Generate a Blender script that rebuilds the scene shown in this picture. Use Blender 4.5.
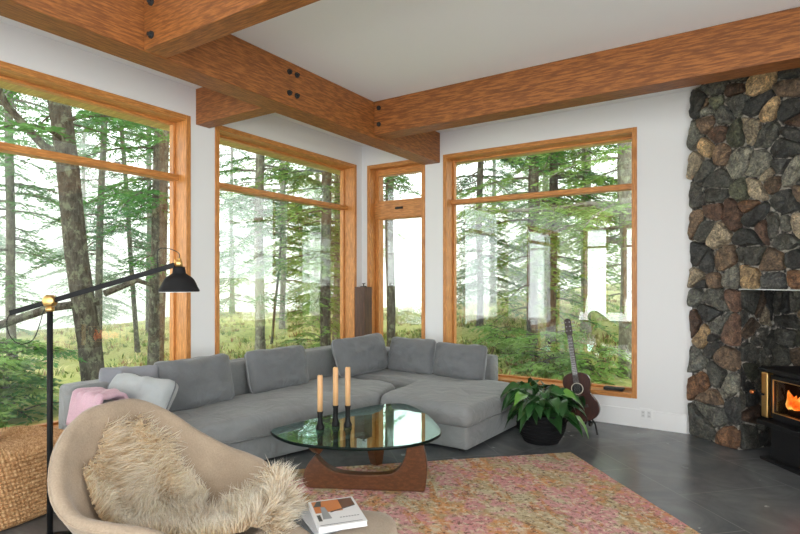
import bpy, bmesh, math, random
from mathutils import Vector, Matrix, noise
random.seed(7)
R = math.radians
sc = bpy.context.scene
C = sc.collection
for o in list(bpy.data.objects):
    bpy.data.objects.remove(o)

# ------------------------------------------------------------------ camera
cam = bpy.data.cameras.new('camera'); camo = bpy.data.objects.new('camera', cam); C.objects.link(camo)
camo.location = (0, 0, 1.5)
camo.rotation_euler = (R(90), 0, R(33.13))
cam.sensor_width = 36; cam.lens = 539.8 / 800 * 36
cam.shift_y = 14 / 800
cam.clip_end = 900
sc.camera = camo
# ------------------------------------------------------------------ world, exposure, lights
SKY = 3.8
w = bpy.data.worlds.new('overcast_sky'); sc.world = w; w.use_nodes = True
bg = w.node_tree.nodes['Background']; bg.inputs[0].default_value = (0.93, 0.97, 1.0, 1); bg.inputs[1].default_value = SKY
sc.view_settings.view_transform = 'Standard'; sc.view_settings.look = 'None'
sc.cycles.volume_bounces = 6
sc.view_settings.exposure = 0.0; sc.view_settings.gamma = 1.0; sc.view_settings.use_curve_mapping = False


def area(name, loc, rot, sx, sy, power, col=(1, 1, 1)):
    l = bpy.data.lights.new(name, 'AREA'); l.shape = 'RECTANGLE'; l.size = sx; l.size_y = sy
    l.energy = power; l.color = col
    o = bpy.data.objects.new(name, l); C.objects.link(o); o.location = loc; o.rotation_euler = rot
    return o


# added fill lamps outside the rear and right windows, tilted up to brighten ceiling
area('fill_rear', (-0.9, -4.45, 1.7), (R(112), 0, 0), 6.8, 2.9, 265, (0.97, 0.985, 1))
area('fill_right', (3.15, -0.6, 1.7), (R(112), 0, R(90)), 5.4, 2.9, 250, (0.97, 0.985, 1))

# ------------------------------------------------------------------ helpers
XL, YB, XR, YR, ZC = -4.535, 5.985, 2.7, -4.0, 3.37
WT = 0.24


class MB:
    def __init__(s): s.v = []; s.f = []; s.c = []; s.col = None
    def add(s, vs, fs):
        n = len(s.v); s.v += [tuple(p) for p in vs]; s.f += [tuple(i + n for i in f) for f in fs]
        if s.col is not None: s.c += [s.col] * len(vs)
    def box(s, a, b, M=None):
        x0, y0, z0 = a; x1, y1, z1 = b
        vs = [Vector(p) for p in ((x0, y0, z0), (x1, y0, z0), (x1, y1, z0), (x0, y1, z0), (x0, y0, z1), (x1, y0, z1), (x1, y1, z1), (x0, y1, z1))]
        if M: vs = [M @ p for p in vs]
        s.add(vs, [(0, 3, 2, 1), (4, 5, 6, 7), (0, 1, 5, 4), (1, 2, 6, 5), (2, 3, 7, 6), (3, 0, 4, 7)])
    def prism(s, poly, z0, z1, M=None):
        n = len(poly)
        vs = [Vector((p[0], p[1], z0)) for p in poly] + [Vector((p[0], p[1], z1)) for p in poly]
        if M: vs = [M @ p for p in vs]
        s.add(vs, [tuple(range(n - 1, -1, -1)), tuple(range(n, 2 * n))] + [(i, (i + 1) % n, (i + 1) % n + n, i + n) for i in range(n)])
    def tube(s, pts, rad, n=8, cap=True):
        pts = [Vector(p) for p in pts]
        if not hasattr(rad, '__len__'): rad = [rad] * len(pts)
        vs = []; u = None
        for i, p in enumerate(pts):
            d = (pts[min(i + 1, len(pts) - 1)] - pts[max(i - 1, 0)]).normalized()
            if u is None: u = d.cross(Vector((0.13, 0.31, 0.94))).normalized()
            u = (u - d * u.dot(d)).normalized(); w_ = d.cross(u)
            for k in range(n):
                a = 2 * math.pi * k / n
                vs.append(p + (u * math.cos(a) + w_ * math.sin(a)) * rad[i])
        fs = []
        for i in range(len(pts) - 1):
            for k in range(n):
                fs.append((i * n + k, i * n + (k + 1) % n, (i + 1) * n + (k + 1) % n, (i + 1) * n + k))
        if cap: fs += [tuple(range(n - 1, -1, -1)), tuple(range((len(pts) - 1) * n, len(pts) * n))]
        s.add(vs, fs)
    def lathe(s, prof, c=(0, 0, 0), n=24, M=None):
        vs = []
        for r, z in prof:
            for k in range(n):
                a = 2 * math.pi * k / n
                p = Vector((r * math.cos(a), r * math.sin(a), z))
                if M: p = M @ p
                vs.append(p + Vector(c))
        fs = []
        for i in range(len(prof) - 1):
            for k in range(n):
                fs.append((i * n + k, i * n + (k + 1) % n, (i + 1) * n + (k + 1) % n, (i + 1) * n + k))
        if prof[0][0] > 1e-4: fs.append(tuple(range(n - 1, -1, -1)))
        if prof[-1][0] > 1e-4: fs.append(tuple(range((len(prof) - 1) * n, len(prof) * n)))
        s.add(vs, fs)
    def build(s, name, mat, parent=None, smooth=False, bevel=0, sub=0, seg=2):
        m = bpy.data.meshes.new(name); m.from_pydata(s.v, [], s.f); m.update()
        if s.c:
            at = m.color_attributes.new('tone', 'FLOAT_COLOR', 'POINT')
            for i, c in enumerate(s.c): at.data[i].color = (*c, 1)
        m.materials.append(mat)
        if smooth:
            for p in m.polygons: p.use_smooth = True
        o = bpy.data.objects.new(name, m); C.objects.link(o)
        if parent: o.parent = parent
        if bevel:
            b = o.modifiers.new('bevel', 'BEVEL'); b.width = bevel; b.segments = seg; b.limit_method = 'ANGLE'; b.angle_limit = R(35)
        if sub:
            b = o.modifiers.new('sub', 'SUBSURF'); b.levels = sub; b.render_levels = sub
        return o


def empty(name, loc=(0, 0, 0), rz=0):
    o = bpy.data.objects.new(name, None); C.objects.link(o); o.location = loc; o.rotation_euler = (0, 0, rz); o.empty_display_size = 0.1
    return o


def tag(o, label=None, cat=None, group=None, kind=None):
    if label: o['label'] = label
    if cat: o['category'] = cat
    if group: o['group'] = group
    if kind: o['kind'] = kind
    return o


def S(o): o['kind'] = 'structure'; return o


def copy_tree(o, parent=None):
    c = o.copy(); C.objects.link(c)
    if parent: c.parent = parent
    for ch in list(o.children): copy_tree(ch, c)
    return c


# ------------------------------------------------------------------ materials
def mat(name, base=(0.5, 0.5, 0.5), rough=0.6, metal=0, spec=0.5):
    m = bpy.data.materials.new(name); m.use_nodes = True
    b = m.node_tree.nodes['Principled BSDF']
    b.inputs['Base Color'].default_value = (*base, 1); b.inputs['Roughness'].default_value = rough
    b.inputs['Metallic'].default_value = metal; b.inputs['Specular IOR Level'].default_value = spec
    return m


def N(m, t): return m.node_tree.nodes.new(t)
def Lk(m, a, b): m.node_tree.links.new(a, b)
def bsdf(m): return m.node_tree.nodes['Principled BSDF']


def noise_tex(m, scale=(1, 1, 1), sc_=5, detail=4, rough=0.55, kind='Object', dist=0):
    tc = N(m, 'ShaderNodeTexCoord'); mp = N(m, 'ShaderNodeMapping'); mp.inputs['Scale'].default_value = scale
    Lk(m, tc.outputs[kind], mp.inputs[0])
    n = N(m, 'ShaderNodeTexNoise'); n.inputs['Scale'].default_value = sc_; n.inputs['Detail'].default_value = detail
    n.inputs['Roughness'].default_value = rough; n.inputs['Distortion'].default_value = dist
    Lk(m, mp.outputs[0], n.inputs['Vector'])
    return n


def ramp(m, src, stops):
    r = N(m, 'ShaderNodeValToRGB'); e = r.color_ramp.elements
    while len(e) < len(stops): e.new(0.5)
    for i, (p, c) in enumerate(stops): e[i].position = p; e[i].color = (*c, 1)
    Lk(m, src, r.inputs[0]); return r


def mixc(m, fac, a, b, mode='MIX'):
    x = N(m, 'ShaderNodeMix'); x.data_type = 'RGBA'; x.blend_type = mode
    for val, idx in ((fac, 0), (a, 6), (b, 7)):
        if hasattr(val, 'links') or hasattr(val, 'is_linked'): Lk(m, val, x.inputs[idx])
        elif idx == 0: x.inputs[0].default_value = val
        else: x.inputs[idx].default_value = (*val, 1)
    return x.outputs[2]


def bump(m, src, strength=0.3, dist=0.01, prev=None):
    b = N(m, 'ShaderNodeBump'); b.inputs['Strength'].default_value = strength; b.inputs['Distance'].default_value = dist
    Lk(m, src, b.inputs['Height'])
    if prev: Lk(m, prev.outputs[0], b.inputs['Normal'])
    Lk(m, b.outputs[0], bsdf(m).inputs['Normal'])
    return b


def wood(name, c1, c2, axis, rough=0.45, fine=60, streak=1.0):
    m = mat(name, c1, rough)
    s = [1.0, 1.0, 1.0]; s[axis] = 0.10
    n1 = noise_tex(m, s, fine, 6, 0.65)
    s2 = [1.0, 1.0, 1.0]; s2[axis] = 0.12
    n2 = noise_tex(m, s2, 7, 3, 0.5, dist=0.6)
    r1 = ramp(m, n1.outputs[0], [(0.40, c2), (0.50, tuple((p + q) / 2 for p, q in zip(c1, c2))), (0.60, tuple(min(1, x * 1.25) for x in c1))])
    dark = tuple(x * 0.72 for x in c1)
    r2 = ramp(m, n2.outputs[0], [(0.35, dark), (0.6, c1)])
    out = mixc(m, 0.30 * streak, r1.outputs[0], r2.outputs[0])
    Lk(m, out, bsdf(m).inputs['Base Color'])
    bump(m, n1.outputs[0], 0.15, 0.003)
    return m


def fabric(name, c, scale=260, var=0.12, rough=0.9, wrinkle=0.0, strength=0.25):
    m = mat(name, c, rough, 0, 0.25)
    n = noise_tex(m, (1, 1, 1), scale, 2, 0.6)
    n2 = noise_tex(m, (1, 1, 1), 6, 4, 0.6)
    lo = tuple(x * (1 - var) for x in c); hi = tuple(min(1, x * (1 + var)) for x in c)
    a = ramp(m, n.outputs[0], [(0.3, lo), (0.7, hi)]); b = ramp(m, n2.outputs[0], [(0.3, lo), (0.7, hi)])
    Lk(m, mixc(m, 0.5, a.outputs[0], b.outputs[0]), bsdf(m).inputs['Base Color'])
    bsdf(m).inputs['Sheen Weight'].default_value = 0.25; bsdf(m).inputs['Sheen Roughness'].default_value = 0.5
    p = None
    if wrinkle:
        nw = noise_tex(m, (1, 1, 1), 5.5, 3, 0.5, dist=1.2)
        p = bump(m, nw.outputs[0], wrinkle, 0.03)
    bump(m, n.outputs[0], strength, 0.002, p)
    return m


def glass(name, base=0.06, tint=(1, 1, 1), refl=(1, 1, 1)):
    m = bpy.data.materials.new(name); m.use_nodes = True; nt = m.node_tree
    for n in list(nt.nodes): nt.nodes.remove(n)
    o = nt.nodes.new('ShaderNodeOutputMaterial'); t = nt.nodes.new('ShaderNodeBsdfTransparent'); g = nt.nodes.new('ShaderNodeBsdfGlossy')
    t.inputs[0].default_value = (*tint, 1); g.inputs['Roughness'].default_value = 0.0; g.inputs[0].default_value = (*refl, 1)
    lw = nt.nodes.new('ShaderNodeLayerWeight'); lw.inputs['Blend'].default_value = 0.5
    p = nt.nodes.new('ShaderNodeMath'); p.operation = 'POWER'; p.inputs[1].default_value = 4.0
    q = nt.nodes.new('ShaderNodeMath'); q.operation = 'MULTIPLY_ADD'; q.inputs[1].default_value = 1 - base; q.inputs[2].default_value = base
    mx = nt.nodes.new('ShaderNodeMixShader')
    nt.links.new(lw.outputs['Facing'], p.inputs[0]); nt.links.new(p.outputs[0], q.inputs[0]); nt.links.new(q.outputs[0], mx.inputs[0])
    nt.links.new(t.outputs[0], mx.inputs[1]); nt.links.new(g.outputs[0], mx.inputs[2]); nt.links.new(mx.outputs[0], o.inputs[0])
    return m


M = {}
M['wall'] = mat('wall_paint', (0.80, 0.80, 0.80), 0.85)
_n = noise_tex(M['wall'], (1, 1, 1), 90, 3); bump(M['wall'], _n.outputs[0], 0.04, 0.002)
M['ceiling'] = mat('ceiling_paint', (0.86, 0.87, 0.88), 0.9)
M['white'] = mat('white_trim_paint', (0.84, 0.84, 0.84), 0.5)
OR1, OR2 = (0.62, 0.27, 0.075), (0.42, 0.15, 0.035)
for i, a in enumerate('xyz'):
    M['beam_' + a] = wood('fir_beam_' + a, (0.35, 0.125, 0.030), (0.13, 0.040, 0.010), i, 0.5, 75)
    M['fir_' + a] = wood('fir_trim_' + a, (0.62, 0.27, 0.075), (0.42, 0.155, 0.036), i, 0.42, 85)
    M['walnut_' + a] = wood('walnut_' + a, (0.125, 0.047, 0.018), (0.085, 0.030, 0.012), i, 0.32, 50)
M['soffit'] = wood('cedar_soffit', (0.55, 0.42, 0.16), (0.40, 0.28, 0.10), 0, 0.6, 30)
M['glass'] = glass('window_glass', 0.075, (0.985, 1, 0.99))
M['black'] = mat('black_metal', (0.009, 0.009, 0.010), 0.6, 0, .25)
M['matte_black'] = mat('matte_black', (0.02, 0.02, 0.02), 0.7)
M['brass'] = mat('brass', (0.75, 0.48, 0.18), 0.28, 1)
M['steel'] = mat('steel', (0.5, 0.5, 0.5), 0.3, 1)
M['outdoor_siding'] = mat('outer_wall_paint', (0.3, 0.28, 0.25), 0.8)

# floor: polished slate-grey tiles
def make_floor():
    m = mat('slate_tile', (0.1, 0.105, 0.11), 0.22)
    n = noise_tex(m, (1, 1, 1), 1.6, 6, 0.62, dist=1.4); n2 = noise_tex(m, (1, 1, 1), 5, 4, 0.5)
    a = ramp(m, n.outputs[0], [(0.34, (0.085, 0.091, 0.097)), (0.5, (0.14, 0.146, 0.152)), (0.66, (0.22, 0.225, 0.23))])
    b = ramp(m, n2.outputs[0], [(0.3, (0.12, 0.126, 0.132)), (0.7, (0.17, 0.175, 0.18))])
    col = mixc(m, 0.4, a.outputs[0], b.outputs[0])
    tc = N(m, 'ShaderNodeTexCoord'); mp = N(m, 'ShaderNodeMapping'); mp.inputs['Rotation'].default_value = (0, 0, R(45)); Lk(m, tc.outputs['Object'], mp.inputs[0])
    br = N(m, 'ShaderNodeTexBrick'); br.inputs['Scale'].default_value = 1.0
    br.offset = 0.5; br.inputs['Brick Width'].default_value = 1.1; br.inputs['Row Height'].default_value = 0.9; br.inputs['Mortar Size'].default_value = 0.0035
    Lk(m, mp.outputs[0], br.inputs['Vector'])
    # pale thin veins
    v = N(m, 'ShaderNodeTexVoronoi'); v.feature = 'DISTANCE_TO_EDGE'; v.inputs['Scale'].default_value = 0.45
    nz = noise_tex(m, (1, 1, 1), 1.5, 2); ad = N(m, 'ShaderNodeVectorMath'); ad.operation = 'ADD'
    sc2 = N(m, 'ShaderNodeVectorMath'); sc2.operation = 'SCALE'; sc2.inputs['Scale'].default_value = 0.25
    Lk(m, nz.outputs['Color'], sc2.inputs[0]); Lk(m, mp.outputs[0], ad.inputs[0]); Lk(m, sc2.outputs[0], ad.inputs[1]); Lk(m, ad.outputs[0], v.inputs['Vector'])
    vr = ramp(m, v.outputs['Distance'], [(0.0, (0.4, 0.4, 0.4)), (0.004, (0, 0, 0))])
    col = mixc(m, vr.outputs[0], col, (0.24, 0.245, 0.25))
    col = mixc(m, br.outputs['Fac'], col, (0.22, 0.225, 0.225))
    Lk(m, col, bsdf(m).inputs['Base Color'])
    rr = N(m, 'ShaderNodeMapRange'); rr.inputs[3].default_value = 0.12; rr.inputs[4].default_value = 0.34
    Lk(m, n2.outputs[0], rr.inputs[0]); Lk(m, rr.outputs[0], bsdf(m).inputs['Roughness'])
    bump(m, n2.outputs[0], 0.03, 0.003)
    return m
M['floor'] = make_floor()

# ------------------------------------------------------------------ room shell
b = MB(); b.box((XL - WT, YR - WT, -0.15), (XR + WT, YB + WT, 0)); S(b.build('floor', M['floor']))
b = MB(); b.box((XL - WT, YR - WT, ZC), (XR + WT, YB + WT, ZC + 0.2)); S(b.build('ceiling', M['ceiling']))


def wall(name, horiz, pos, thick, a0, a1, openings):
    """horiz: 'x' wall runs along x at y=pos; 'y' runs along y at x=pos. thick is signed (outward)."""
    us = sorted({a0, a1} | {o[0] for o in openings} | {o[1] for o in openings})
    zs = sorted({0.0, ZC} | {o[2] for o in openings} | {o[3] for o in openings})
    def solid(i, k):
        if i < 0 or k < 0 or i >= len(us) - 1 or k >= len(zs) - 1: return False
        u = (us[i] + us[i + 1]) / 2; z = (zs[k] + zs[k + 1]) / 2
        return not any(o[0] < u < o[1] and o[2] < z < o[3] for o in openings)
    b = MB(); idx = {}
    def V(i, k, s):
        key = (i, k, s)
        if key not in idx:
            u, z = us[i], zs[k]; q = pos + (thick if s else 0)
            idx[key] = len(b.v); b.v.append((u, q, z) if horiz == 'x' else (q, u, z))
        return idx[key]
    for i in range(len(us) - 1):
        for k in range(len(zs) - 1):
            if not solid(i, k): continue
            for s in (0, 1): b.f.append((V(i, k, s), V(i + 1, k, s), V(i + 1, k + 1, s), V(i, k + 1, s)))
            if not solid(i - 1, k): b.f.append((V(i, k, 0), V(i, k + 1, 0), V(i, k + 1, 1), V(i, k, 1)))
            if not solid(i + 1, k): b.f.append((V(i + 1, k, 0), V(i + 1, k + 1, 0), V(i + 1, k + 1, 1), V(i + 1, k, 1)))
            if not solid(i, k - 1): b.f.append((V(i, k, 0), V(i + 1, k, 0), V(i + 1, k, 1), V(i, k, 1)))
            if not solid(i, k + 1): b.f.append((V(i, k + 1, 0), V(i + 1, k + 1, 0), V(i + 1, k + 1, 1), V(i, k + 1, 1)))
    o = b.build(name, M['wall'])
    bm = bmesh.new(); bm.from_mesh(o.data); bmesh.ops.recalc_face_normals(bm, faces=bm.faces); bm.to_mesh(o.data); bm.free()
    return S(o)


ZB, ZT = 0.29, 3.085
CW = 0.05       # casing width
wins = {  # name: (wall axis, pos, outward sign, a0, a1, z0, z1)
    'window_1': ('y', XL, -1, 1.05, 3.25, ZB, ZT), 'window_2': ('y', XL, -1, 3.535, 5.85, ZB, ZT),
    'window_3': ('x', YB, 1, -4.44, -3.52, ZB, ZT), 'window_4': ('x', YB, 1, -3.255, -0.993, ZB, ZT),
    'window_5': ('y', XL, -1, -2.75, -0.15, ZB, 2.85), 'window_6': ('x', YR, -1, -4.2, -3.5, ZB, ZT),
    'window_7': ('x', YR, -1, -3.1, -0.9, ZB, ZT), 'window_8': ('x', YR, -1, -0.5, 2.2, ZB, ZT),
    'added_window_9': ('y', XR, 1, -3.4, -0.8, ZB, ZT), 'added_window_10': ('y', XR, 1, -0.5, 2.1, ZB, ZT)}  # both right-wall windows are added, only to let daylight in
def ops(ax, pos): return [(w_[3] + .006, w_[4] - .006, w_[5] + .006, w_[6] - .006) for w_ in wins.values() if w_[0] == ax and w_[1] == pos]
wall('wall_left', 'y', XL, -WT, YR - WT, YB + WT, ops('y', XL))
wall('wall_back', 'x', YB, WT, XL, XR, ops('x', YB))
wall('wall_rear', 'x', YR, -WT, XL, XR, ops('x', YR))
wall('wall_right', 'y', XR, WT, YR - WT, YB + WT, ops('y', XR))


def window(name, ax, pos, sg, a0, a1, z0, z1, rail=2.50, sash=False):
    root = S(empty(name, (pos, (a0 + a1) / 2, z0) if ax == 'y' else ((a0 + a1) / 2, pos, z0)))
    ox, oy, oz = root.location
    def bx(u0, u1, q0, q1, za, zb, mm, nm, bev=0.003):
        """u along wall, q outward distance from inner wall face"""
        q = sorted((pos + sg * q0, pos + sg * q1))
        b = MB()
        if ax == 'y': b.box((q[0] - ox, u0 - oy, za - oz), (q[1] - ox, u1 - oy, zb - oz))
        else: b.box((u0 - ox, q[0] - oy, za - oz), (u1 - ox, q[1] - oy, zb - oz))
        return b.build(nm, mm, root, bevel=bev)
    H = 'fir_' + ('y' if ax == 'y' else 'x'); V = 'fir_z'
    # casing: edge boards, slightly proud of the wall, running back as the jamb lining
    D = WT - 0.005
    bx(a0, a0 + CW, -0.012, D, z0, z1, M[V], 'jamb'); bx(a1 - CW, a1, -0.012, D, z0, z1, M[V], 'jamb')
    bx(a0 + CW, a1 - CW, -0.012, D, z1 - CW, z1, M[H], 'head_jamb'); bx(a0 + CW, a1 - CW, -0.02, D, z0, z0 + CW, M[H], 'sill')
    # glazing frame near the outer face
    g0, g1 = D - 0.075, D - 0.012
    i0, i1, k0, k1 = a0 + CW, a1 - CW, z0 + CW, z1 - CW
    t = 0.022
    if not sash:
        bx(i0, i0 + t, g0, g1, k0, k1, M[V], 'glazing_stop'); bx(i1 - t, i1, g0, g1, k0, k1, M[V], 'glazing_stop')
        bx(i0 + t, i1 - t, g0, g1, k1 - t, k1, M[H], 'glazing_stop'); bx(i0 + t, i1 - t, g0, g1, k0, k0 + t, M[H], 'glazing_stop')
        bx(i0, i1, D - 0.13, g1, rail - 0.028, rail + 0.028, M[H], 'transom_rail')
        bx(i0 + t - .003, i1 - t + .003, g1 - .022, g1 - .014, k0 + t - .003, rail - 0.026, M['glass'], 'pane', 0)
        bx(i0 + t - .003, i1 - t + .003, g1 - .022, g1 - .014, rail + 0.026, k1 - t + .003, M['glass'], 'pane', 0)
    else:
        # vent sash above a fixed light, as in the narrow corner window
        g0 = D - 0.12
        zr0, zr1 = 2.36, 2.58
        bx(i0, i1, D - 0.14, g1, zr0, zr1, M[H], 'transom_rail')
        for (za, zb, tt) in ((k0, zr0, 0.055), (zr1, k1, 0.085)):
            bx(i0, i0 + 0.06, g0, g1, za, zb, M[V], 'glazing_stop'); bx(i1 - 0.045, i1, g0, g1, za, zb, M[V], 'glazing_stop')
            bx(i0 + .06, i1 - .045, g0, g1, zb - (tt if za > 1 else 0.012), zb, M[H], 'glazing_stop'); bx(i0 + .06, i1 - .045, g0, g1, za, za + 0.02, M[H], 'glazing_stop')
            bx(i0 + .057, i1 - .042, g1 - .022, g1 - .014, za + .018, zb - .01, M['glass'], 'pane', 0)
        uc = (i0 + i1) / 2; b = MB(); q = pos + sg * (D - 0.14)
        y_ = q - oy
        b.box((uc - .06 - ox, y_ - .012, 2.47 - oz), (uc + .06 - ox, y_, 2.50 - oz)); b.tube([(uc - .03 - ox, y_ - .014, 2.485 - oz), (uc - .01 - ox, y_ - .045, 2.49 - oz), (uc + .07 - ox, y_ - .05, 2.475 - oz)], .007)
        tag(b.build('window_latch', M['matte_black'], root), 'dark metal latch')
    return root


for k, v in wins.items():
    if k == 'window_3': window(k, *v, sash=True)
    else: window(k, *v)
# baseboards (tall, white)
def baseboard(name, a, b_):
    b = MB(); b.box(a, b_); return S(b.build(name, M['white'], bevel=0.004))
baseboard('baseboard_left', (XL, YR, 0), (XL + .014, YB, .185)); baseboard('baseboard_back', (XL + .014, YB - .014, 0), (-0.535, YB, .185))
baseboard('baseboard_rear', (XL + .014, YR, 0), (XR, YR + .014, .185)); baseboard('baseboard_right', (XR - .014, YR + .014, 0), (XR, 4.3, .185))
# roof overhang outside
b = MB(); b.box((XL - 0.75, YR - .8, 3.12), (XL - WT - .002, YB + 0.75, 3.2)); S(b.build('trim_1', M['soffit']))
b = MB(); b.box((XL - WT, YB + WT + .002, 3.12), (XR + .8, YB + .75, 3.2)); S(b.build('trim_2', M['soffit']))

# ------------------------------------------------------------------ beams (each its own thing)
def beam(name, a, b_, mm, label, bolts=(), group=None):
    c = Vector(((a[0] + b_[0]) / 2, (a[1] + b_[1]) / 2, a[2]))
    r = empty(name, c)
    m = MB(); m.box(Vector(a) - c, Vector(b_) - c); m.build('timber', M[mm], r, bevel=0.006)
    for (p, d) in bolts:
        q = MB(); p = Vector(p) - c; d = Vector(d)
        q.tube([p - d * .01, p + d * .012], .024, 12); q.tube([p + d * .012, p + d * .03], .013, 6)
        q.build('bolt', M['matte_black'], r)
    return tag(r, label, 'beam')


Z0, Z1 = 2.99, ZC - .002
beam('ceiling_beam', (-3.54, YR + .002, Z0), (-3.30, YB - .002, Z1), 'beam_y', 'longest brown timber ceiling beam, running along above the window wall from top left to the back wall',
     [((-3.30, y, z), (1, 0, 0)) for y in (3.33, 3.42) for z in (3.28, 3.10)])
beam('ceiling_beam', (-3.298, 4.56, Z0 + .03), (.90, 4.78, Z1), 'beam_x', 'brown timber cross beam running right above the large back window to the stone fireplace',
     [((x, 4.56, z), (0, -1, 0)) for x in (-3.235,) for z in (3.29, 3.12)])
beam('ceiling_beam', (-3.298, 2.02, Z0 + .005), (XR - .002, 2.18, Z1), 'beam_x', 'brown timber cross beam cut off by the top edge at upper left',
     [((x, 2.02, z), (0, -1, 0)) for x in (-3.21,) for z in (3.28, 3.07)])
beam('ceiling_beam', (XL + .002, 3.31, Z0 + .03), (-3.542, 3.47, Z1), 'beam_x', 'short timber stub beam between the long beam and the left window wall')

# ------------------------------------------------------------------ stone fireplace
FO = Vector((-0.505, 5.975, 0)); fu = Vector((0.765, -0.644, 0)).normalized(); fw = Vector((-fu.y, fu.x, 0))   # along the face, into the fireplace


def clip(poly, p, n):
    out = []
    for i in range(len(poly)):
        a = poly[i]; c = poly[(i + 1) % len(poly)]
        da = (a[0] - p[0]) * n[0] + (a[1] - p[1]) * n[1]; dc = (c[0] - p[0]) * n[0] + (c[1] - p[1]) * n[1]
        if da <= 0: out.append(a)
        if da * dc < 0:
            t = da / (da - dc); out.append((a[0] + (c[0] - a[0]) * t, a[1] + (c[1] - a[1]) * t))
    return out


PAL = [((0.045, 0.048, 0.050), 8), ((0.085, 0.090, 0.086), 7), ((0.15, 0.155, 0.14), 5), ((0.135, 0.097, 0.070), 4.5), ((0.10, 0.062, 0.047), 5), ((0.34, 0.25, 0.15), 1.4), ((0.27, 0.235, 0.18), 2.5), ((0.085, 0.095, 0.07), 4), ((0.16, 0.088, 0.052), 1.1)]


def stones(mb, w_, h_, cell, O, U, Wn, rng, x0=0, z0=0, niche_shade=1.0):
    """rough stones over a rectangle; U along, Wn outward normal"""
    nx = max(1, round(w_ / cell)); nz = max(1, round(h_ / (cell * 0.9))); pts = []
    for i in range(nx):
        for k in range(nz):
            pts.append((x0 + (i + .5 + rng.uniform(-.5, .5)) * w_ / nx, z0 + (k + .5 + rng.uniform(-.5, .5)) * h_ / nz))
    # extra small stones
    for _ in range(int(nx * nz * .45)): pts.append((x0 + rng.uniform(0, w_), z0 + rng.uniform(0, h_)))
    for p in pts:
        poly = [(x0, z0), (x0 + w_, z0), (x0 + w_, z0 + h_), (x0, z0 + h_)]
        for q in pts:
            if q is p or abs(q[0] - p[0]) > cell * 3 or abs(q[1] - p[1]) > cell * 3: continue
            n = (q[0] - p[0], q[1] - p[1]); L = math.hypot(*n)
            if L < 1e-5: continue
            n = (n[0] / L, n[1] / L); mid = ((p[0] + q[0]) / 2 - n[0] * .005, (p[1] + q[1]) / 2 - n[1] * .005)
            poly = clip(poly, mid, n)
            if len(poly) < 3: break
        if len(poly) < 3: continue
        # rounded, uneven outline
        for _c in range(2):
            nn = []
            for i in range(len(poly)):
                a = poly[i]; c = poly[(i + 1) % len(poly)]; L = math.hypot(c[0] - a[0], c[1] - a[1])
                t = min(.25, .030 / max(L, .001))
                if L < .012: nn.append(((a[0] + c[0]) / 2, (a[1] + c[1]) / 2)); continue
                nn += [(a[0] + (c[0] - a[0]) * t, a[1] + (c[1] - a[1]) * t), (c[0] + (a[0] - c[0]) * t, c[1] + (a[1] - c[1]) * t)]
            poly = nn
        if len(poly) < 3: continue
        out = []
        for i in range(len(poly)):
            a = poly[i]; c = poly[(i + 1) % len(poly)]; L = math.hypot(c[0] - a[0], c[1] - a[1]); k = max(1, int(L / .035))
            for j in range(k): out.append((a[0] + (c[0] - a[0]) * j / k, a[1] + (c[1] - a[1]) * j / k))
        cx = sum(a[0] for a in out) / len(out); cz = sum(a[1] for a in out) / len(out)
        c0 = rng.choices([a[0] for a in PAL], [a[1] for a in PAL])[0]; f = rng.uniform(.75, 1.45) * niche_shade; mb.col = tuple(x * f for x in c0)
        seed = Vector((rng.uniform(0, 50), rng.uniform(0, 50), 0)); dep = rng.uniform(.02, .055)
        tilt = (rng.uniform(-.12, .12), rng.uniform(-.12, .12))
        vs = []; rings = [(1.0, -.03), (0.99, .1), (.95, .62), (.88, .9), (.66, 1.02), (.4, 1.05), (.15, 1.0)]
        for (s, dd) in rings:
            for a in out:
                # rounded corners: pull far points in
                dx, dz = a[0] - cx, a[1] - cz
                px, pz = cx + dx * s, cz + dz * s
                nz_ = noise.noise(Vector((px * 9, pz * 9, 0)) + seed) * .026 + noise.noise(Vector((px * 26, pz * 26, 0)) + seed) * .010
                if s > .9: w1 = noise.noise(Vector((px * 22, pz * 22, 7)) + seed) * .012; px += w1; pz += noise.noise(Vector((px * 22, pz * 22, 17)) + seed) * .012
                dd_ = (dd * dep if dd > 0 else dd) + (nz_ + (px - cx) * tilt[0] + (pz - cz) * tilt[1] if dd > .3 else 0)
                px = min(max(px, x0 + .004), x0 + w_); vs.append(O + U * px + Wn * dd_ + Vector((0, 0, pz)))
        n = len(out); fs = []
        for r_ in range(len(rings) - 1):
            for k in range(n): fs.append((r_ * n + k, r_ * n + (k + 1) % n, (r_ + 1) * n + (k + 1) % n, (r_ + 1) * n + k))
        fs.append(tuple(range((len(rings) - 1) * n, len(rings) * n)))
        mb.add(vs, fs)


def stone_mat():
    m = mat('field_stone', (.1, .1, .1), 0.62)
    at = N(m, 'ShaderNodeAttribute'); at.attribute_name = 'tone'
    n = noise_tex(m, (1, 1, 1), 16, 8, 0.7, dist=0.8); n2 = noise_tex(m, (1, 1, 1), 60, 5, 0.7)
    r = ramp(m, n.outputs[0], [(0.34, (0.38, 0.34, 0.33)), (0.5, (1.0, 0.96, 0.9)), (0.66, (2.1, 1.9, 1.6))])
    r2 = ramp(m, n2.outputs[0], [(0.35, (0.45, 0.45, 0.45)), (0.65, (1.6, 1.6, 1.55))])
    c = mixc(m, 1.0, at.outputs[0], r.outputs[0], 'MULTIPLY'); c = mixc(m, 1.0, c, r2.outputs[0], 'MULTIPLY')
    Lk(m, c, bsdf(m).inputs['Base Color'])
    p = bump(m, n.outputs[0], 0.9, 0.03); bump(m, n2.outputs[0], 0.6, 0.008, p)
    return m


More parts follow.
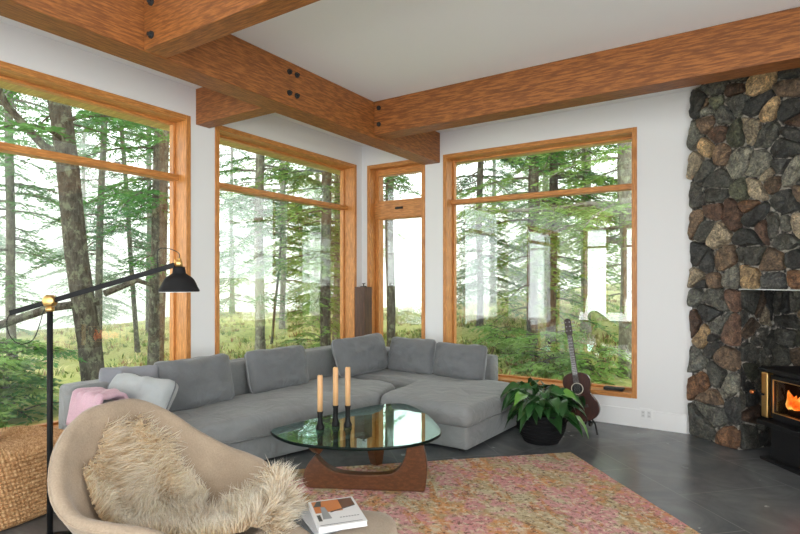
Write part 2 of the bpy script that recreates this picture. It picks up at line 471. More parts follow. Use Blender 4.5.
M['stone'] = stone_mat()
M['mortar'] = mat('mortar', (0.3, 0.28, 0.25), 0.95)
_n = noise_tex(M['mortar'], (1, 1, 1), 25, 5); _r = ramp(M['mortar'], _n.outputs[0], [(.42, (.03, .03, .03)), (.62, (.42, .39, .34))]); Lk(M['mortar'], _r.outputs[0], bsdf(M['mortar']).inputs['Base Color']); bump(M['mortar'], _n.outputs[0], .6, .01)
fire = empty('stone_fireplace', FO)
def FP(u, w_, z): return fu * u + fw * w_ + Vector((0, 0, z))     # local to fireplace empty
NL, NR, NZ, ND, FW, FH = 0.53, 1.75, 1.43, 0.40, 2.3, ZC - .003
rng = random.Random(11)
# mortar core: plan polygons
b = MB()
def pr(poly, z0, z1):
    b.prism([(FP(*p, 0).x, FP(*p, 0).y) for p in poly], z0, z1)
e = .012
kx = (YB - .003 - FO.y)      # stay inside the wall plane
pr([(e, .006), (NL - e, .006), (NL - e, 0.42), (0.37, 0.30)], 0, NZ)
pr([(NR + e, .006), (FW, .006), (FW, .9), (NR + e, .9)], 0, NZ)
pr([(e, .006), (FW, .006), (FW, .9), (1.05, .86)], NZ, FH)
pr([(NL - e, ND + .006), (NR + e, ND + .006), (NR + e, ND + .1), (NL + .1, ND + .04), (NL - e, ND + .02)], 0, NZ)
core = b.build('mortar_core', M['mortar'], fire)
b = MB(); b.c = []
O0 = Vector((0, 0, 0)); nf = -fw
stones(b, NL, NZ, .225, O0, fu, nf, rng)
stones(b, FW - NR, NZ, .225, O0, fu, nf, rng, x0=NR)
stones(b, FW, FH - NZ - .01, .225, O0, fu, nf, rng, z0=NZ)
# niche jamb, back wall and far jamb, their stones coloured darker as painted shade
stones(b, ND - .02, NZ - .0, .17, O0 + fu * (NL - .02) + fw * .02, fw, fu, rng, niche_shade=.45)
stones(b, ND - .02, NZ - .0, .17, O0 + fu * NR + fw * .02, fw, -fu, rng, niche_shade=.45)
stones(b, NR - NL - .04, NZ, .2, O0 + fu * (NL + .02) + fw * (ND + .0), fu, nf, rng, niche_shade=.5)
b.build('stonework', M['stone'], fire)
b = MB(); b.box((NL + .0, .0, NZ - .006), (NR, .014, NZ + .001), Matrix(((fu.x, fw.x, 0, 0), (fu.y, fw.y, 0, 0), (0, 0, 1, 0), (0, 0, 0, 1))))
tag(b.build('lintel_bar', M['steel'], fire), 'thin steel lintel bar over the niche')
tag(fire, 'dark multicoloured field stone fireplace set diagonally in the right corner with a stove niche', 'fireplace')

# ------------------------------------------------------------------ wood stove
def wood_stove():
    a = R(-52)
    st = empty('wood_stove', (0.085, 5.50, 0), a)      # local x along the door face, local y into the niche
    W, Dp = 0.70, 0.42
    b = MB(); b.box((.03, .03, .0), (W - .03, Dp - .05, .06)); b.box((-.01, -.035, 0), (W + .01, Dp - .03, .025)); b.box((.05, .02, .05), (W - .05, Dp - .08, .31)); b.build('pedestal', M['black'], st, bevel=.004)
    b = MB(); b.prism([(-.04, -.02), (.02, -.085), (W - .02, -.085), (W + .04, -.02), (W + .04, .06), (-.04, .06)], .31, .345); b.build('ash_ledge', M['black'], st, bevel=.005)
    b = MB()
    b.box((0, .03, .345), (W, Dp - .02, .39)); b.box((0, .03, .70), (W, Dp - .02, .745))
    b.box((0, .03, .39), (.06, Dp - .02, .70)); b.box((W - .06, .03, .39), (W, Dp - .02, .70)); b.box((.06, Dp - .05, .39), (W - .06, Dp - .02, .70)); b.build('firebox', M['black'], st, bevel=.004)
    b = MB(); b.box((-.03, -.03, .745), (W + .03, Dp, .775)); b.build('top_plate', M['black'], st, bevel=.006)
    d = MB()
    for (x0, x1, z0, z1) in ((.075, W - .075, .375, .415), (.075, W - .075, .685, .72), (.075, .11, .415, .685), (W - .11, W - .075, .415, .685)): d.box((x0, -.005, z0), (x1, .03, z1))
    door = d.build('door', M['black'], st, bevel=.004)
    for (x0, x1, z0, z1) in ((.105, W - .105, .412, .418), (.105, W - .105, .682, .688), (.103, .109, .412, .688), (W - .109, W - .103, .412, .688)):
        g = MB(); g.box((x0, -.012, z0), (x1, -.002, z1)); g.build('door_trim', M['brass'], door, bevel=.001)
    g = MB(); g.box((.108, .008, .415), (W - .108, .013, .685)); g.build('door_glass', glass('stove_glass', .06, (.8, .75, .7)), door)
    for x in (.0, W - .065):
        g = MB(); g.box((x, -.03, .36), (x + .065, .03, .735)); g.build('side_post', M['brass'], st, bevel=.008)
    g = MB(); g.tube([(.04, -.035, .55), (-.02, -.045, .55), (-.06, -.05, .55)], [.008, .008, .010], 10)
    h = g.build('door_handle', M['black'], st, smooth=True)
    g = MB(); g.lathe([(.001, -.02), (.018, -.016), (.024, 0), (.018, .016), (.001, .02)], (-.07, -.05, .55), 14)
    copper = mat('copper_knob', (.65, .22, .08), .3, 1); g.build('handle_knob', copper, h, smooth=True)
    # fire
    fm = bpy.data.materials.new('flame'); fm.use_nodes = True; nt = fm.node_tree; bs = nt.nodes['Principled BSDF']
    bs.inputs['Base Color'].default_value = (.3, .05, .0, 1)
    n = noise_tex(fm, (1, 1, 1), 14, 4); r = ramp(fm, n.outputs[0], [(.35, (.9, .05, .0)), (.5, (1, .2, .02)), (.68, (1, .62, .15))])
    Lk(fm, r.outputs[0], bs.inputs['Emission Color']); bs.inputs['Emission Strength'].default_value = 2.4
    rg = random.Random(3)
    for i in range(9):
        g = MB(); x = .14 + i * .045 + rg.uniform(-.015, .015); y = .07 + rg.uniform(0, .1); hgt = rg.uniform(.13, .23); px = []
        for k in range(7):
            t = k / 6; px.append((x + math.sin(t * 5 + i) * .025 * t, y, .43 + hgt * t))
        g.tube(px, [.012, .034, .04, .034, .024, .013, .002], 8)
        g.build('flame', fm, st, smooth=True)
    bark = mat('charred_log', (.03, .02, .015), .9)
    for (y, z, x0, x1) in ((.12, .42, .14, .56), (.22, .42, .16, .58), (.17, .48, .2, .5)):
        g = MB(); g.tube([(x0, y, z), ((x0 + x1) / 2, y + .02, z + .008), (x1, y, z)], .035, 10); g.build('fire_log', bark, st, smooth=True)
    tag(st, 'black cast iron wood stove with brass posts and burning fire, in the fireplace niche', 'wood stove')
    return st
wood_stove()

# ------------------------------------------------------------------ outlet, sill device, speaker
o = MB(); o.box((-.06, -.006, -.058), (.06, 0, .058)); r = empty('power_outlet', (-.905, YB - .0145, .145)); o.build('cover_plate', M['white'], r, bevel=.002)
for sx in (-.028, .028):
    o = MB(); o.box((sx - .017, -.009, -.034), (sx + .017, -.006, .034)); f = o.build('socket', mat('socket_plastic', (.7, .7, .7), .4), r, bevel=.001)
    o = MB()
    for z in (-.017, .017):
        for x in (-.006, .006): o = MB(); o.box((sx + x - .0012, -.0096, z - .005), (sx + x + .0012, -.009, z + .005)); o.build('socket_slot', M['matte_black'], f)
tag(r, 'white double power outlet low on the white baseboard left of the fireplace', 'power outlet')
r = empty('router_box', (-1.23, YB + .06, ZB + CW)); o = MB(); o.box((-.10, -.045, .004), (.10, .045, .032)); o.build('case', M['matte_black'], r, bevel=.006)
for sx in (-.07, .07):
    o = MB(); o.box((sx - .012, -.03, 0), (sx + .012, .03, .004)); o.build('foot', M['matte_black'], r)
tag(r, 'small flat black device lying on the sill of the large back window', 'device')
r = empty('floor_speaker', (-4.42, 5.865, 0))
o = MB(); o.box((-.082, -.085, .03), (.082, .085, 1.42)); o.build('cabinet', wood('speaker_wood', (.10, .045, .026), (.055, .024, .014), 2, .55, 40), r, bevel=.003)
o = MB(); o.box((-.095, -.098, 0), (.095, .098, .03)); o.build('plinth', M['matte_black'], r, bevel=.003)
o = MB(); o.box((-.03, -.03, 1.42), (.03, .03, 1.432)); o.tube([(0, 0, 1.43), (.005, 0, 1.465)], .008); o.tube([(-.02, 0, 1.462), (.03, 0, 1.47)], .005); o.build('clip', M['matte_black'], r)
tag(r, 'tall slim brown wooden column standing in the corner behind the sofa', 'speaker')

# ------------------------------------------------------------------ rug
def rug_mat():
    m = mat('rug_weave', (.5, .4, .3), .95, 0, .1)
    n1 = noise_tex(m, (1, .7, 1), 1.7, 4, .65, dist=.5); n2 = noise_tex(m, (1, 1, 1), 26, 5, .75); n3 = noise_tex(m, (1, .25, 1), 9, 5, .8, dist=.6); n4 = noise_tex(m, (1, 1, 1), 2.8, 4, .7); n5 = noise_tex(m, (1, 1, 1), 90, 2, .7)
    base = ramp(m, n1.outputs[0], [(.32, (.24, .17, .09)), (.40, (.62, .54, .37)), (.48, (.50, .38, .22)), (.55, (.70, .33, .14)), (.63, (.68, .60, .44)), (.72, (.60, .25, .27))])
    pink = ramp(m, n4.outputs[0], [(.46, (0, 0, 0)), (.53, (.8, .8, .8))])
    c = mixc(m, pink.outputs[0], base.outputs[0], (.68, .30, .34))
    orr = ramp(m, n3.outputs[0], [(.54, (0, 0, 0)), (.60, (.8, .8, .8))]); c = mixc(m, orr.outputs[0], c, (.58, .25, .095))
    crm = ramp(m, n2.outputs[0], [(.52, (0, 0, 0)), (.60, (.85, .85, .85))]); c = mixc(m, crm.outputs[0], c, (.78, .68, .50))
    n6 = noise_tex(m, (1, 1, 1), 32, 5, .8); dk = ramp(m, n6.outputs[0], [(.53, (0, 0, 0)), (.60, (.85, .85, .85))]); c = mixc(m, dk.outputs[0], c, (.15, .10, .07))
    # faded stripe bands near the far edge
    Lk(m, c, bsdf(m).inputs['Base Color'])
    bump(m, n5.outputs[0], .5, .004)
    return m
ra = math.atan2(-.69, -.72)
rug = empty('area_rug', (-1.325, 4.75, 0), ra)        # local +x along the far edge, local +y towards the camera
b = MB(); nx, ny = 60, 70; LX, LY = 2.42, 3.6
for j in range(ny + 1):
    for i in range(nx + 1):
        x = LX * i / nx; y = LY * j / ny
        wob = .008 * noise.noise(Vector((x * 2, y * 2, 4)))
        ex = .012 * noise.noise(Vector((y * 2.5, 7, 0))) if i in (0, nx) else 0
        b.v.append((x + ex, y, .010 + .003 * noise.noise(Vector((x * 5, y * 5, 1)))))
b.f = [(j * (nx + 1) + i, j * (nx + 1) + i + 1, (j + 1) * (nx + 1) + i + 1, (j + 1) * (nx + 1) + i) for j in range(ny) for i in range(nx)]
o = b.build('pile', rug_mat(), rug); sm_ = o.modifiers.new('s', 'SOLIDIFY'); sm_.thickness = .009; sm_.offset = -1
tag(rug, 'faded pink, orange and cream distressed area rug on the grey tile floor', 'rug')

# ------------------------------------------------------------------ sofa
SOFA = fabric('grey_sofa_linen', (0.235, 0.244, 0.246), 300, .12, .9, .7, .4)
PILL = fabric('grey_cushion_linen', (0.165, 0.173, 0.18), 300, .14, .9, .75, .4)
PIPE = fabric('pale_cushion_piping', (.30, .31, .315), 300, .05)


def fillet(poly, rads, seg=7):
    out = []; n = len(poly)
    for i in range(n):
        p0 = Vector(poly[i - 1]); p = Vector(poly[i]); p1 = Vector(poly[(i + 1) % n]); r = rads[i] if hasattr(rads, '__len__') else rads
        a = (p0 - p).normalized(); c = (p1 - p).normalized(); th = a.angle(c); d = r / math.tan(th / 2)
        s = p + a * d; e_ = p + c * d; cen = p + (a + c).normalized() * (r / math.sin(th / 2))
        v0 = s - cen; v1 = e_ - cen; ang = v0.angle(v1)
        for k in range(seg + 1):
            t = k / seg; out.append(cen + (v0 * math.sin((1 - t) * ang) + v1 * math.sin(t * ang)) / math.sin(ang))
    return out


def slab(mb, poly, rads, z0, z1, er, crown=0, O=(0, 0), soft=0, seed=0):
    """cushion slab over a plan polygon (counter-clockwise), rounded edges"""
    pts = fillet(poly, rads); q = []
    for i in range(len(pts)):      # resample long edges
        a = pts[i]; c = pts[(i + 1) % len(pts)]; k = max(1, int((c - a).length / .09)); q += [a + (c - a) * j / k for j in range(k)]
    pts = q; n = len(pts); nor = []
    for i in range(n):
        d = (pts[(i + 1) % n] - pts[i - 1]).normalized(); nor.append(Vector((d.y, -d.x)))
    cen = sum(pts, Vector((0, 0))) / n
    rings = []
    for k in range(5): a = math.pi / 2 * k / 4; rings.append((er * (1 - math.sin(a)), z0 + er * (1 - math.cos(a)), 1))
    for k in range(1, 3): rings.append((-.004, z0 + er + (z1 - z0 - 2 * er) * k / 3, 1))
    for k in range(5): a = math.pi / 2 * k / 4; rings.append((er * (1 - math.cos(a)), z1 - er * (1 - math.sin(a)), 1))
    for s in (.88, .72, .52, .3, .1): rings.append((er, z1 + crown * (1 - s ** 2.5), s))
    vs = []
    for (off, z, s) in rings:
        for p, nn in zip(pts, nor):
            x = p - nn * off; x = cen + (x - cen) * s
            w_ = soft * noise.noise(Vector((x.x * 4, x.y * 4, z * 5 + seed))) if soft else 0
            vs.append((x.x - O[0] + nn.x * w_ * .6, x.y - O[1] + nn.y * w_ * .6, z + w_ * (0 if z < z0 + er else 1)))
    fs = [tuple(range(n - 1, -1, -1)), tuple(range((len(rings) - 1) * n, len(rings) * n))]
    for r_ in range(len(rings) - 1):
        for k in range(n): fs.append((r_ * n + k, r_ * n + (k + 1) % n, (r_ + 1) * n + (k + 1) % n, (r_ + 1) * n + k))
    mb.add(vs, fs)


def pipe_along(mb, poly, rads, z, O, off=-.002, r=.0055):
    pts = fillet(poly, rads); mb.tube([(p.x - O[0], p.y - O[1], z) for p in pts + pts[:1]], r, 6, False)


SO = (-3.6, 4.2)
sofa = empty('sectional_sofa', (SO[0], SO[1], 0))
main = [(-4.10, 1.98), (-3.56, 1.98), (-3.02, 4.17), (-3.02, 4.60), (-3.95, 5.35)]
main_b = [(-4.33, 1.98), (-3.60, 1.98), (-3.06, 4.20), (-3.06, 5.50), (-4.15, 5.50)]
chaise = [(-3.03, 4.17), (-1.98, 4.17), (-1.92, 5.45), (-3.0, 5.45), (-4.0, 5.45), (-3.95, 4.7)]
b = MB(); slab(b, main_b, .05, .035, .235, .02, 0, SO); slab(b, [(-3.2, 4.22), (-2.06, 4.22), (-1.98, 5.50), (-3.2, 5.50)], .04, .034, .235, .02, 0, SO); b.build('base', SOFA, sofa, True)
MAINC = [(-4.12, 2.14), (-3.52, 2.14), (-2.98, 4.18), (-3.10, 4.72), (-4.02, 4.80)]
b = MB(); slab(b, MAINC, [.08, .06, .16, .2, .1], .237, .43, .055, .02, SO, .018, 3); f = b.build('seat_cushion', SOFA, sofa, True)
b = MB(); pipe_along(b, [(p[0] * .995 - .018, p[1]) for p in MAINC], [.08, .06, .16, .2, .1], .262, SO); b.build('piping', SOFA, f, True)
CHC = [(-2.99, 4.20), (-2.00, 4.16), (-1.93, 5.50), (-4.02, 5.50), (-4.02, 4.84), (-3.05, 4.76)]
b = MB(); slab(b, [(-2.97, 4.16), (-2.02, 4.16), (-1.94, 5.44), (-4.02, 5.50), (-4.04, 4.86), (-3.0, 4.80)], [.08, .09, .1, .08, .08, .04], .237, .425, .06, .022, SO, .022, 9); b.build('seat_cushion', SOFA, sofa, True)
# backs
b = MB(); slab(b, [(-4.36, 1.98), (-4.14, 1.98), (-4.04, 5.42), (-4.26, 5.66)], .045, .05, .73, .04, 0, SO, .01, 2); b.build('back_frame', SOFA, sofa, True)
b = MB(); slab(b, [(-4.24, 5.47), (-2.38, 5.52), (-2.38, 5.68), (-4.24, 5.68)], .04, .05, .67, .035, 0, SO, .008, 5); b.build('back_frame', SOFA, sofa, True)
b = MB(); slab(b, [(-4.13, 1.96), (-3.70, 1.96), (-3.66, 2.12), (-4.13, 2.12)], .05, .05, .66, .05, 0, SO, .01, 8); b.build('armrest', SOFA, sofa, True)
for p in ((-4.2, 2.08), (-3.66, 2.08), (-4.15, 5.4), (-2.15, 4.32), (-2.08, 5.4), (-3.1, 4.3)):
    b = MB(); b.box((p[0] - SO[0] - .03, p[1] - SO[1] - .03, 0), (p[0] - SO[0] + .03, p[1] - SO[1] + .03, .045)); b.build('foot', M['matte_black'], sofa)
tag(sofa, 'grey upholstered L shaped sectional sofa with chaise, under the windows', 'sofa')


def pillow(name, w_, h_, t_, loc, rz, tilt, material, label, cat='cushion', group=None, seed=0, piping=None, roll=0, amp=.03):
    r = empty(name, loc); r.rotation_euler = Matrix.Identity(3).to_euler()
    r.rotation_mode = 'XYZ'
    Mx = Matrix.Rotation(rz, 4, 'Z') @ Matrix.Rotation(-tilt, 4, 'X') @ Matrix.Rotation(roll, 4, 'Y')
    r.rotation_euler = Mx.to_euler()
    n = 26; b = MB(); idx = {}
    def P(u, v, s):
        au, av = abs(u), abs(v)
        th = ((1 - au ** 3.2) * (1 - av ** 3.2)) ** .42
        # sides pull in a little, corners stay
        x = u * w_ / 2 * (1 - .035 * (1 - av ** 2)); z = v * h_ / 2 * (1 - .035 * (1 - au ** 2))
        # softly rounded corners
        rr = (au ** 6 + av ** 6) ** (1 / 6.0); x /= max(1, rr) ** .8 if rr > 1 else 1; z /= max(1, rr) ** .8 if rr > 1 else 1
        wr = amp * noise.noise(Vector((u * 1.7 + seed, v * 1.7, s * 3))) + amp * .7 * noise.noise(Vector((u * 4 + v * 2 + seed, v * 3 - u, s * 5))) * th
        wr += amp * .35 * math.sin((u * 3 + v * 5) + seed) * th * (1 - th) * 2
        y = s * (t_ / 2 * th + wr * th)
        sag = -.03 * h_ * (1 - u * u) * max(0, v) ** 2
        return (x, y, h_ / 2 + z + sag + amp * .4 * noise.noise(Vector((u * 3, seed, s))) * (av ** 2))
    for s in (-1, 1):
        for j in range(n + 1):
            for i in range(n + 1):
                edge = i in (0, n) or j in (0, n)
                k = (i, j, 0 if edge else s)
                if k not in idx:
                    u = -1 + 2 * i / n; v = -1 + 2 * j / n
                    u = math.sin(u * math.pi / 2) * .35 + u * .65; v = math.sin(v * math.pi / 2) * .35 + v * .65
                    idx[k] = len(b.v); b.v.append(P(u, v, s if not edge else 0))
        for j in range(n):
            for i in range(n):
                g = lambda a, c: idx[(a, c, 0 if a in (0, n) or c in (0, n) else s)]
                f = (g(i, j), g(i + 1, j), g(i + 1, j + 1), g(i, j + 1)); b.f.append(f if s < 0 else f[::-1])
    b.build('cover', material, r, True)
    if piping:
        pp = [b.v[idx[(i, 0, 0)]] for i in range(n)] + [b.v[idx[(n, j, 0)]] for j in range(n)] + [b.v[idx[(n - i, n, 0)]] for i in range(n)] + [b.v[idx[(0, n - j, 0)]] for j in range(n)]
        q = MB(); q.tube(pp + pp[:1], .006, 6, False); q.build('piping', piping, r, True)
    return tag(r, label, cat, group)


# tilt: lean back; local -y faces the room.  rz=90deg faces +x
G = 'grey back cushions along the sofa'
tl = R(14)
pillow('back_cushion', .72, .44, .24, (-3.93, 2.90, .425), R(90 - 4), tl, PILL, 'large grey cushion at the left of the sofa back, behind the fluffy armchair', group=G, seed=1, piping=PIPE)
pillow('back_cushion', .74, .43, .24, (-3.90, 3.83, .425), R(90 - 4), tl, PILL, 'grey cushion directly left of the candles, alone in the middle of the left sofa back', group=G, seed=5, piping=PIPE)
pillow('back_cushion', .76, .45, .23, (-3.72, 4.98, .44), R(90 - 14), tl * 1.3, PILL, 'grey cushion just left of the sofa corner, tilted back with a raised top corner', group=G, seed=9, piping=PIPE, roll=R(-3))
pillow('back_cushion', .62, .42, .22, (-3.33, 5.31, .43), R(0), tl * .9, PILL, 'grey cushion at the sofa corner under the narrow window', group=G, seed=13, piping=PIPE)
pillow('back_cushion', .66, .40, .22, (-2.72, 5.33, .42), R(-3), tl * .9, PILL, 'rightmost grey cushion on the chaise end of the sofa', group=G, seed=17, piping=PIPE)
LG = fabric('light_grey_linen', (.40, .42, .425), 300, .1, .9, .3)
pillow('throw_pillow', .58, .40, .22, (-3.86, 2.24, .42), R(14), R(26), LG, 'light grey throw pillow at the left end of the sofa behind the pink blanket', 'cushion', seed=21, piping=PILL, roll=R(4))
pillow('throw_pillow', .44, .36, .16, (-4.06, 2.36, .49), R(55), R(16), fabric('mid_grey_linen', (.24, .245, .27), 300, .1, .9, .3), 'mid grey pillow squeezed against the left sofa back near the lamp', 'cushion', seed=23)

# pink throw blanket, draped over the arm
def blanket():
    b = MB(); n = 26
    for j in range(n + 1):
        for i in range(n + 1):
            u = i / n; v = j / n
            x = -4.04 + .34 * u; s = -1 + 2 * v
            arch = .70 - .26 * max(0, abs(s) - .45) ** 1.1 * 1.6
            y = 2.05 + .12 * math.sin(s * 1.35)
            z = arch + .02 * noise.noise(Vector((u * 5, v * 4, 2))) + .006 * math.sin(u * 30)
            b.v.append((x + .015 * noise.noise(Vector((v * 5, u, 0))), y - .01 + .02 * (u - .5), z))
    b.f = [(j * (n + 1) + i, j * (n + 1) + i + 1, (j + 1) * (n + 1) + i + 1, (j + 1) * (n + 1) + i) for j in range(n) for i in range(n)]
    m = fabric('pink_knit', (.62, .40, .47), 120, .16, .95, 0, .6)
    o = b.build('throw_blanket', m, None, True); s_ = o.modifiers.new('s', 'SOLIDIFY'); s_.thickness = .022; s_.offset = 1
    tag(o, 'pale pink knitted blanket folded over the left sofa arm, behind the armchair', 'blanket')
blanket()

# ------------------------------------------------------------------ coffee table
def coffee_table():
    A = Vector((-2.735, 2.912, 0)); e = Vector((.77, .40, 0)).normalized(); nrm = Vector((-e.y, e.x, 0))
    t = empty('coffee_table', A)
    def piece(prof, org, d, thick, name):
        d = d.normalized(); q = Vector((-d.y, d.x, 0)); b = MB(); k = len(prof); vs = []
        for s in (-thick / 2, thick / 2):
            for (x, z) in prof: vs.append(org + d * x + q * s + Vector((0, 0, z)))
        b.add(vs, [tuple(range(k)), tuple(range(2 * k - 1, k - 1, -1))] + [(i, i + k, (i + 1) % k + k, (i + 1) % k) for i in range(k)])
        return b.build(name, M['walnut_x'], t, True if False else False, bevel=.014, seg=3)
    def bez(p0, p1, p2, p3, n=9):
        return [tuple(p0[i] * (1 - s) ** 3 + 3 * p1[i] * s * (1 - s) ** 2 + 3 * p2[i] * s * s * (1 - s) + p3[i] * s ** 3 for i in (0, 1)) for s in [k / n for k in range(n)]]
    L = .88; h = .365
    f1 = bez((.04, .0), (.0, .0), (-.02, .03), (-.01, .09)) + bez((-.01, .09), (-.005, .14), (.03, .19), (.075, .235)) + bez((.075, .235), (.11, .20), (.15, .13), (.27, .115)) \
        + bez((.27, .115), (.40, .105), (.52, .10), (.63, .125)) + bez((.63, .125), (.71, .16), (.73, .25), (.745, h)) + [(.745, h)] + bez((.845, h), (.86, .29), (.885, .22), (.88, .14)) + bez((.88, .14), (.875, .06), (.87, .0), (.85, .0))
    piece(f1, Vector((.02, 0, .012)), e, .085, 'base')
    # the twin piece, turned over and swung back: high arch with a pointed foot
    d2 = (Vector((-2.54, 3.60, 0)) - Vector((-2.63, 2.97, 0)))
    L2 = d2.length
    f2 = bez((-.02, h), (-.09, .30), (-.03, .27), (.0, .236)) + bez((.0, .236), (.03, .26), (.06, .30), (.16, .315)) + bez((.16, .315), (.40, .32), (.47, .32), (.53, .25)) + bez((.53, .25), (.56, .15), (.57, .08), (.60, .0)) + [(.60, 0), (.655, 0)] + bez((.66, 0), (.69, .12), (.72, .25), (.70, h)) + [(.70, h)]
    piece(f2, Vector((.085, .035, .012)), d2, .08, 'base')
    # glass top: rounded triangle
    c = Vector((-2.46, 3.24, 0)) - A
    K = [(-2.661, 2.694), (-2.385, 2.739), (-2.115, 2.877), (-1.923, 3.094), (-1.873, 3.321), (-1.943, 3.521), (-2.283, 3.88), (-2.6, 4.066), (-2.776, 3.927), (-2.872, 3.62), (-2.927, 3.301), (-2.976, 2.98), (-2.955, 2.797)]
    K = [Vector((p[0] - A.x, p[1] - A.y, 0)) for p in K]; out = []
    n = len(K)
    for i in range(n):
        p0, p1, p2, p3 = K[i - 1], K[i], K[(i + 1) % n], K[(i + 2) % n]
        for s in (0, .2, .4, .6, .8):
            out.append(.5 * ((2 * p1) + (-p0 + p2) * s + (2 * p0 - 5 * p1 + 4 * p2 - p3) * s * s + (-p0 + 3 * p1 - 3 * p2 + p3) * s ** 3))
    z0, z1 = .378, .400
    g = glass('table_glass', .30, (.78, .92, .87), (.70, .90, .84))
    b = MB(); k = len(out); b.add([p + Vector((0, 0, z0)) for p in out] + [p + Vector((0, 0, z1)) for p in out], [tuple(range(k - 1, -1, -1)), tuple(range(k, 2 * k))])
    top = b.build('glass_top', g, t)
    eg = mat('glass_edge_green', (.001, .008, .006), .3, 0, .2)
    b = MB(); vs = []
    for (off, z) in ((0, z0), (.004, z0 + .004), (.004, z1 - .004), (0, z1)):
        for i, p in enumerate(out):
            d = (out[(i + 1) % k] - out[i - 1]).normalized(); vs.append(p + Vector((d.y, -d.x, 0)) * off + Vector((0, 0, z)))
    b.add(vs, [(r_ * k + i, r_ * k + (i + 1) % k, (r_ + 1) * k + (i + 1) % k, (r_ + 1) * k + i) for r_ in range(3) for i in range(k)])
    tag(b.build('glass_edge', eg, top, True), 'dark green polished glass edge')
    tag(t, 'coffee table with rounded triangular glass top on two curved walnut legs', 'table')
coffee_table()

# candles
tan = mat('tan_candle', (.72, .42, .20), .55); tan.node_tree.nodes['Principled BSDF'].inputs['Subsurface Weight'].default_value = .08
hold = mat('black_iron_holder', (.008, .008, .008), .55, 0, .25)
for (x, y, hh, zt, lab) in ((-2.690, 3.035, .13, .80, 'leftmost and shortest of the three tan candles in black holders on the glass table'), (-2.650, 3.165, .155, .845, 'middle one of the three tan candles in black holders on the glass table'), (-2.555, 3.195, .16, .85, 'rightmost of the three tan candles in black holders on the glass table')):
    r = empty('candlestick', (x, y, .4005))
    b = MB(); b.lathe([(.001, 0), (.030, 0), (.031, .006), (.030, .022), (.021, .04), (.018, .07), (.019, hh - .02), (.0235, hh), (.02, hh + .001), (.001, hh - .001)], (0, 0, 0), 20); b.build('holder', hold, r, True)
    b = MB(); b.lathe([(.001, hh - .001), (.0195, hh), (.0205, (hh + zt - .4) / 2), (.0195, zt - .405), (.016, zt - .4), (.001, zt - .402)], (0, 0, 0), 18); cn = b.build('candle', tan, r, True)
    b = MB(); b.tube([(0, 0, zt - .403), (.001, 0, zt - .393)], .0015, 5); b.build('wick', M['matte_black'], cn)
    tag(r, lab, 'candle')

